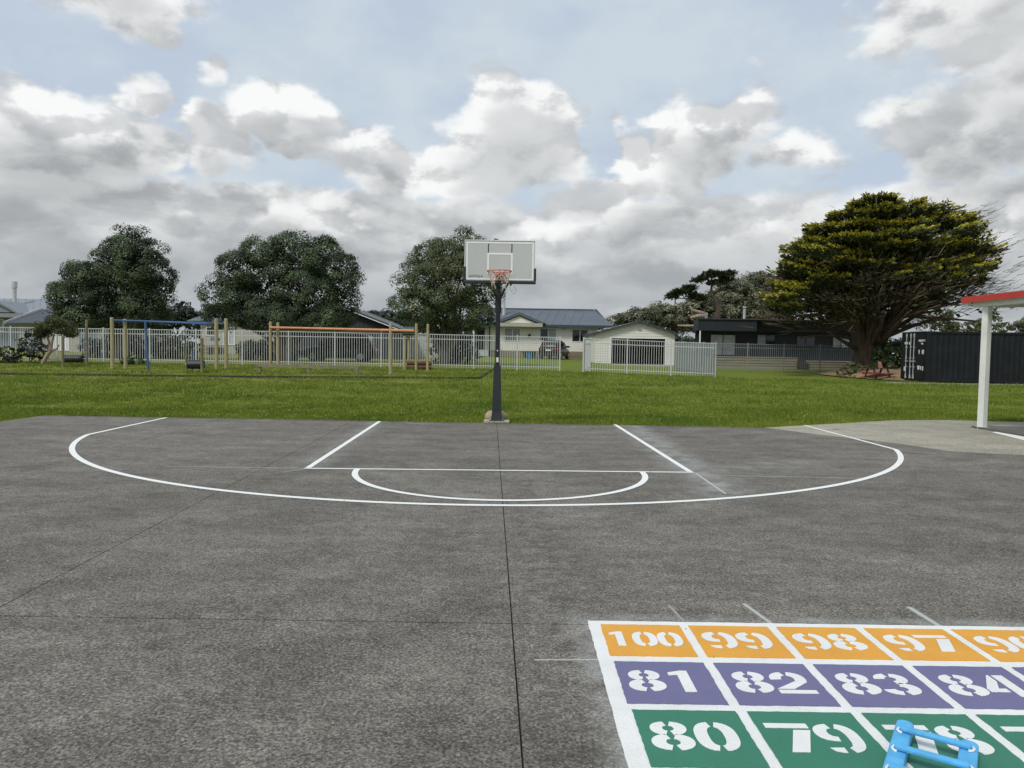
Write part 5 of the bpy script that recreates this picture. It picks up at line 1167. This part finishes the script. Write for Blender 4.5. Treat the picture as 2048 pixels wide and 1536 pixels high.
# ---- windswept coastal hedge, broken cypress and trees beyond
HG=[[(1250,648,34,16),(1285,640,36,18)],[(1325,634,36,24),(1360,636,34,26)],[(1405,618,34,30),(1395,640,34,20)],[(1468,590,34,30),(1450,612,40,34),(1480,625,44,34)],[(1520,572,34,26),(1538,600,40,40),(1530,630,44,28)]]
LBH=['low pale olive windswept tree just right of the cream house roof','pale olive windswept tree above the garage roof','olive windswept tree in front of the broken cypress','pale olive windswept tree behind the roof flue of the charcoal house','tallest olive windswept tree half behind the big cypress']
for k,(lb,lab) in enumerate(zip(HG,LBH)):
    crown_tree('windswept_tree',lab,'tree',lb[0][0]+10,700,76+2*k,lb,'hedge','bark_pale',60+k,leaf=.24,per=60,dens=1.6,puff=.75,trunk=.2,group='windswept trees beyond the garage',ends=5,dm='hedge_d')
def broken_cypress():
    Y=70.; g=pt(1436,660,Y); base=Vector((g.x,Y,tz(g.x,Y))); r=empty('broken_cypress',base,label='gaunt wind-broken cypress with flat dark pads above the charcoal house',cat='tree')
    P=lambda x,y,dy=0: Vector(pt(x,y,Y+dy))-base
    b=MB(); b.tube([Vector((0,0,-.2)),P(1434,640),P(1437,615),P(1430,598),P(1422,585),P(1424,565)],[.38,.32,.26,.2,.15,.06],8)
    b.tube([P(1430,598),P(1418,588),P(1406,592)],[.14,.1,.05],6); b.tube([P(1426,588),P(1450,574),P(1462,566)],[.13,.09,.04],6)
    b.tube([P(1405,596),P(1380,598),P(1350,596)],[.10,.07,.03],6); b.tube([P(1422,590),P(1404,598),P(1396,602)],[.12,.1,.06],6); b.build('trunk','bark',r,smooth=True)
    d=MB(); d.tube([P(1410,660,-1),P(1408,640,-1),P(1412,630,-1),P(1396,632,-1),P(1380,636,-1)],[.34,.34,.3,.2,.08],8); d.tube([P(1412,630,-1),P(1398,624,-1),P(1384,620,-1),P(1380,612,-1)],[.22,.16,.12,.05],7); d.tube([P(1400,652,-1),P(1376,652,-1),P(1355,651,-1)],[.16,.12,.08],7); d.build('broken_limbs','bark_pale',r,smooth=True)
    rg=np.random.default_rng(8); Cs=[]
    for (x,y,rx,ry,n) in ((1446,552,22,4,34),(1424,548,14,4,20),(1455,562,14,4,16),(1412,558,18,4,22),(1398,563,14,3,12),(1434,568,22,5,18),(1380,578,14,3,18),(1366,585,20,4,24),(1348,590,14,3,14),(1390,592,12,5,14),(1404,600,10,6,10),(1342,597,12,2,8),(1462,548,10,3,8)):
        c=np.array(P(x,y)); d=rg.normal(0,1,(n,3)); d/=np.linalg.norm(d,axis=1,keepdims=True); Cs.append(c+d*np.array([rx,rx*.8,ry])*Y/F*rg.uniform(.3,1,(n,1)))
    Cs=np.concatenate(Cs); Pp,D=puffs(Cs,np.tile([0,0,1.],(len(Cs),1)),.34,30,9,.55); V,Fq_=leaves(Pp,D*np.array([1,1,.5])+np.array([-.5,0,.15]),.34,.11,.45,10); fastmesh('foliage',V,Fq_,'mac_dark',r)
broken_cypress()
for k,(px,lb,lab,Y,m,dn) in enumerate([(1868,[(1868,628,26,22),(1890,640,22,18),(1850,645,24,16)],'thin-leaved tree rising behind the near end of the container',62,'poh3',1.6),(1935,[(1930,655,26,9),(1900,656,26,8)],'low olive bush just above the container roof, left of the white post',70,'hedge',3),(1995,[(1985,636,26,20),(1975,655,34,10),(2010,625,16,14)],'sparse dark tree seen behind the white shelter post',66,'poh3',1.0),(2045,[(2045,656,18,10),(2080,650,40,16)],'olive bush at the right edge above the container',70,'hedge',3)]):
    crown_tree('background_tree',lab,'tree',px,700,Y,lb,m,'bark',90+k,leaf=.24,per=26,dens=dn,puff=.42,trunk=.12,fill=.25,group='trees beyond the container',ends=6,dm='hedge_d' if m=='hedge' else None)
for k,(lb,lab) in enumerate([([(300,640,40,20),(345,640,24,14),(368,625,18,16),(385,640,22,14)],'dark distant trees between the first and second round trees'),([(745,640,26,14),(775,642,26,16),(812,645,28,14),(842,650,20,12)],'dark distant trees beyond the slate shed roof')]):
    crown_tree('tree_clump',lab,'tree clump',lb[1][0],700,110+8*k,lb,'far','bark',120+k,leaf=.5,per=24,dens=1.2,puff=.9,trunk=.3,ends=4,fill=.3)

# belt of far trees closing the skyline, and shade planting behind the pickets
rg=np.random.default_rng(99); n=1500; x=rg.uniform(-190,190,n); y=rg.uniform(140,165,n); hz=(3.2+1.1*np.sin(x*.11)+.7*np.sin(x*.37+1))*rg.uniform(.1,1,n)**.6; C=np.stack([x,y,terrain(x,y)+hz],1)
P,D=puffs(C,np.tile([0,-.5,.8],(n,1)),1.1,26,101); V,Fq_=leaves_n(P,D,.6,.4,.5,102); fastmesh('far_tree_belt',V,Fq_,'far',kind='stuff')
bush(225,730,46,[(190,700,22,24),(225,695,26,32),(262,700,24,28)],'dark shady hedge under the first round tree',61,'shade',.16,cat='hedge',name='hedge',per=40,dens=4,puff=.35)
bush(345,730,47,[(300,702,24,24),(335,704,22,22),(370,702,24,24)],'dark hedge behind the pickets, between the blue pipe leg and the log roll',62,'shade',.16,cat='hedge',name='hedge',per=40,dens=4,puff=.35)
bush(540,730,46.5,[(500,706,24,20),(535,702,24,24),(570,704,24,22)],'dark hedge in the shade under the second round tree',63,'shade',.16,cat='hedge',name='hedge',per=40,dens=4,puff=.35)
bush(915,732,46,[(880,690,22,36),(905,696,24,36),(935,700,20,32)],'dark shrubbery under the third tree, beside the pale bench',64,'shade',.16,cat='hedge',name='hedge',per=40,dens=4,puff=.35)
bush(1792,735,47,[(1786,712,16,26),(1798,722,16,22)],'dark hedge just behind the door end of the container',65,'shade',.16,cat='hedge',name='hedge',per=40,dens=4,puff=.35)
pf=empty('paling_fence',label='pale grey paling fence seen between the step posts, below the distant trees',cat='fence')
w0,w1=pt(786,690,57),pt(884,690,57); z=tz(-7,57)
for k in range(28):
    x=w0.x+(w1.x-w0.x)*k/28; MB().box(x,x+.125,57,57.02,z+.05,z+1.75).build('paling','bar_grey',pf)
MB().box(w0.x,w1.x,57.021,57.08,z+.35,z+.43).box(w0.x,w1.x,57.021,57.08,z+1.4,z+1.48).build('rail','old_wood',pf)
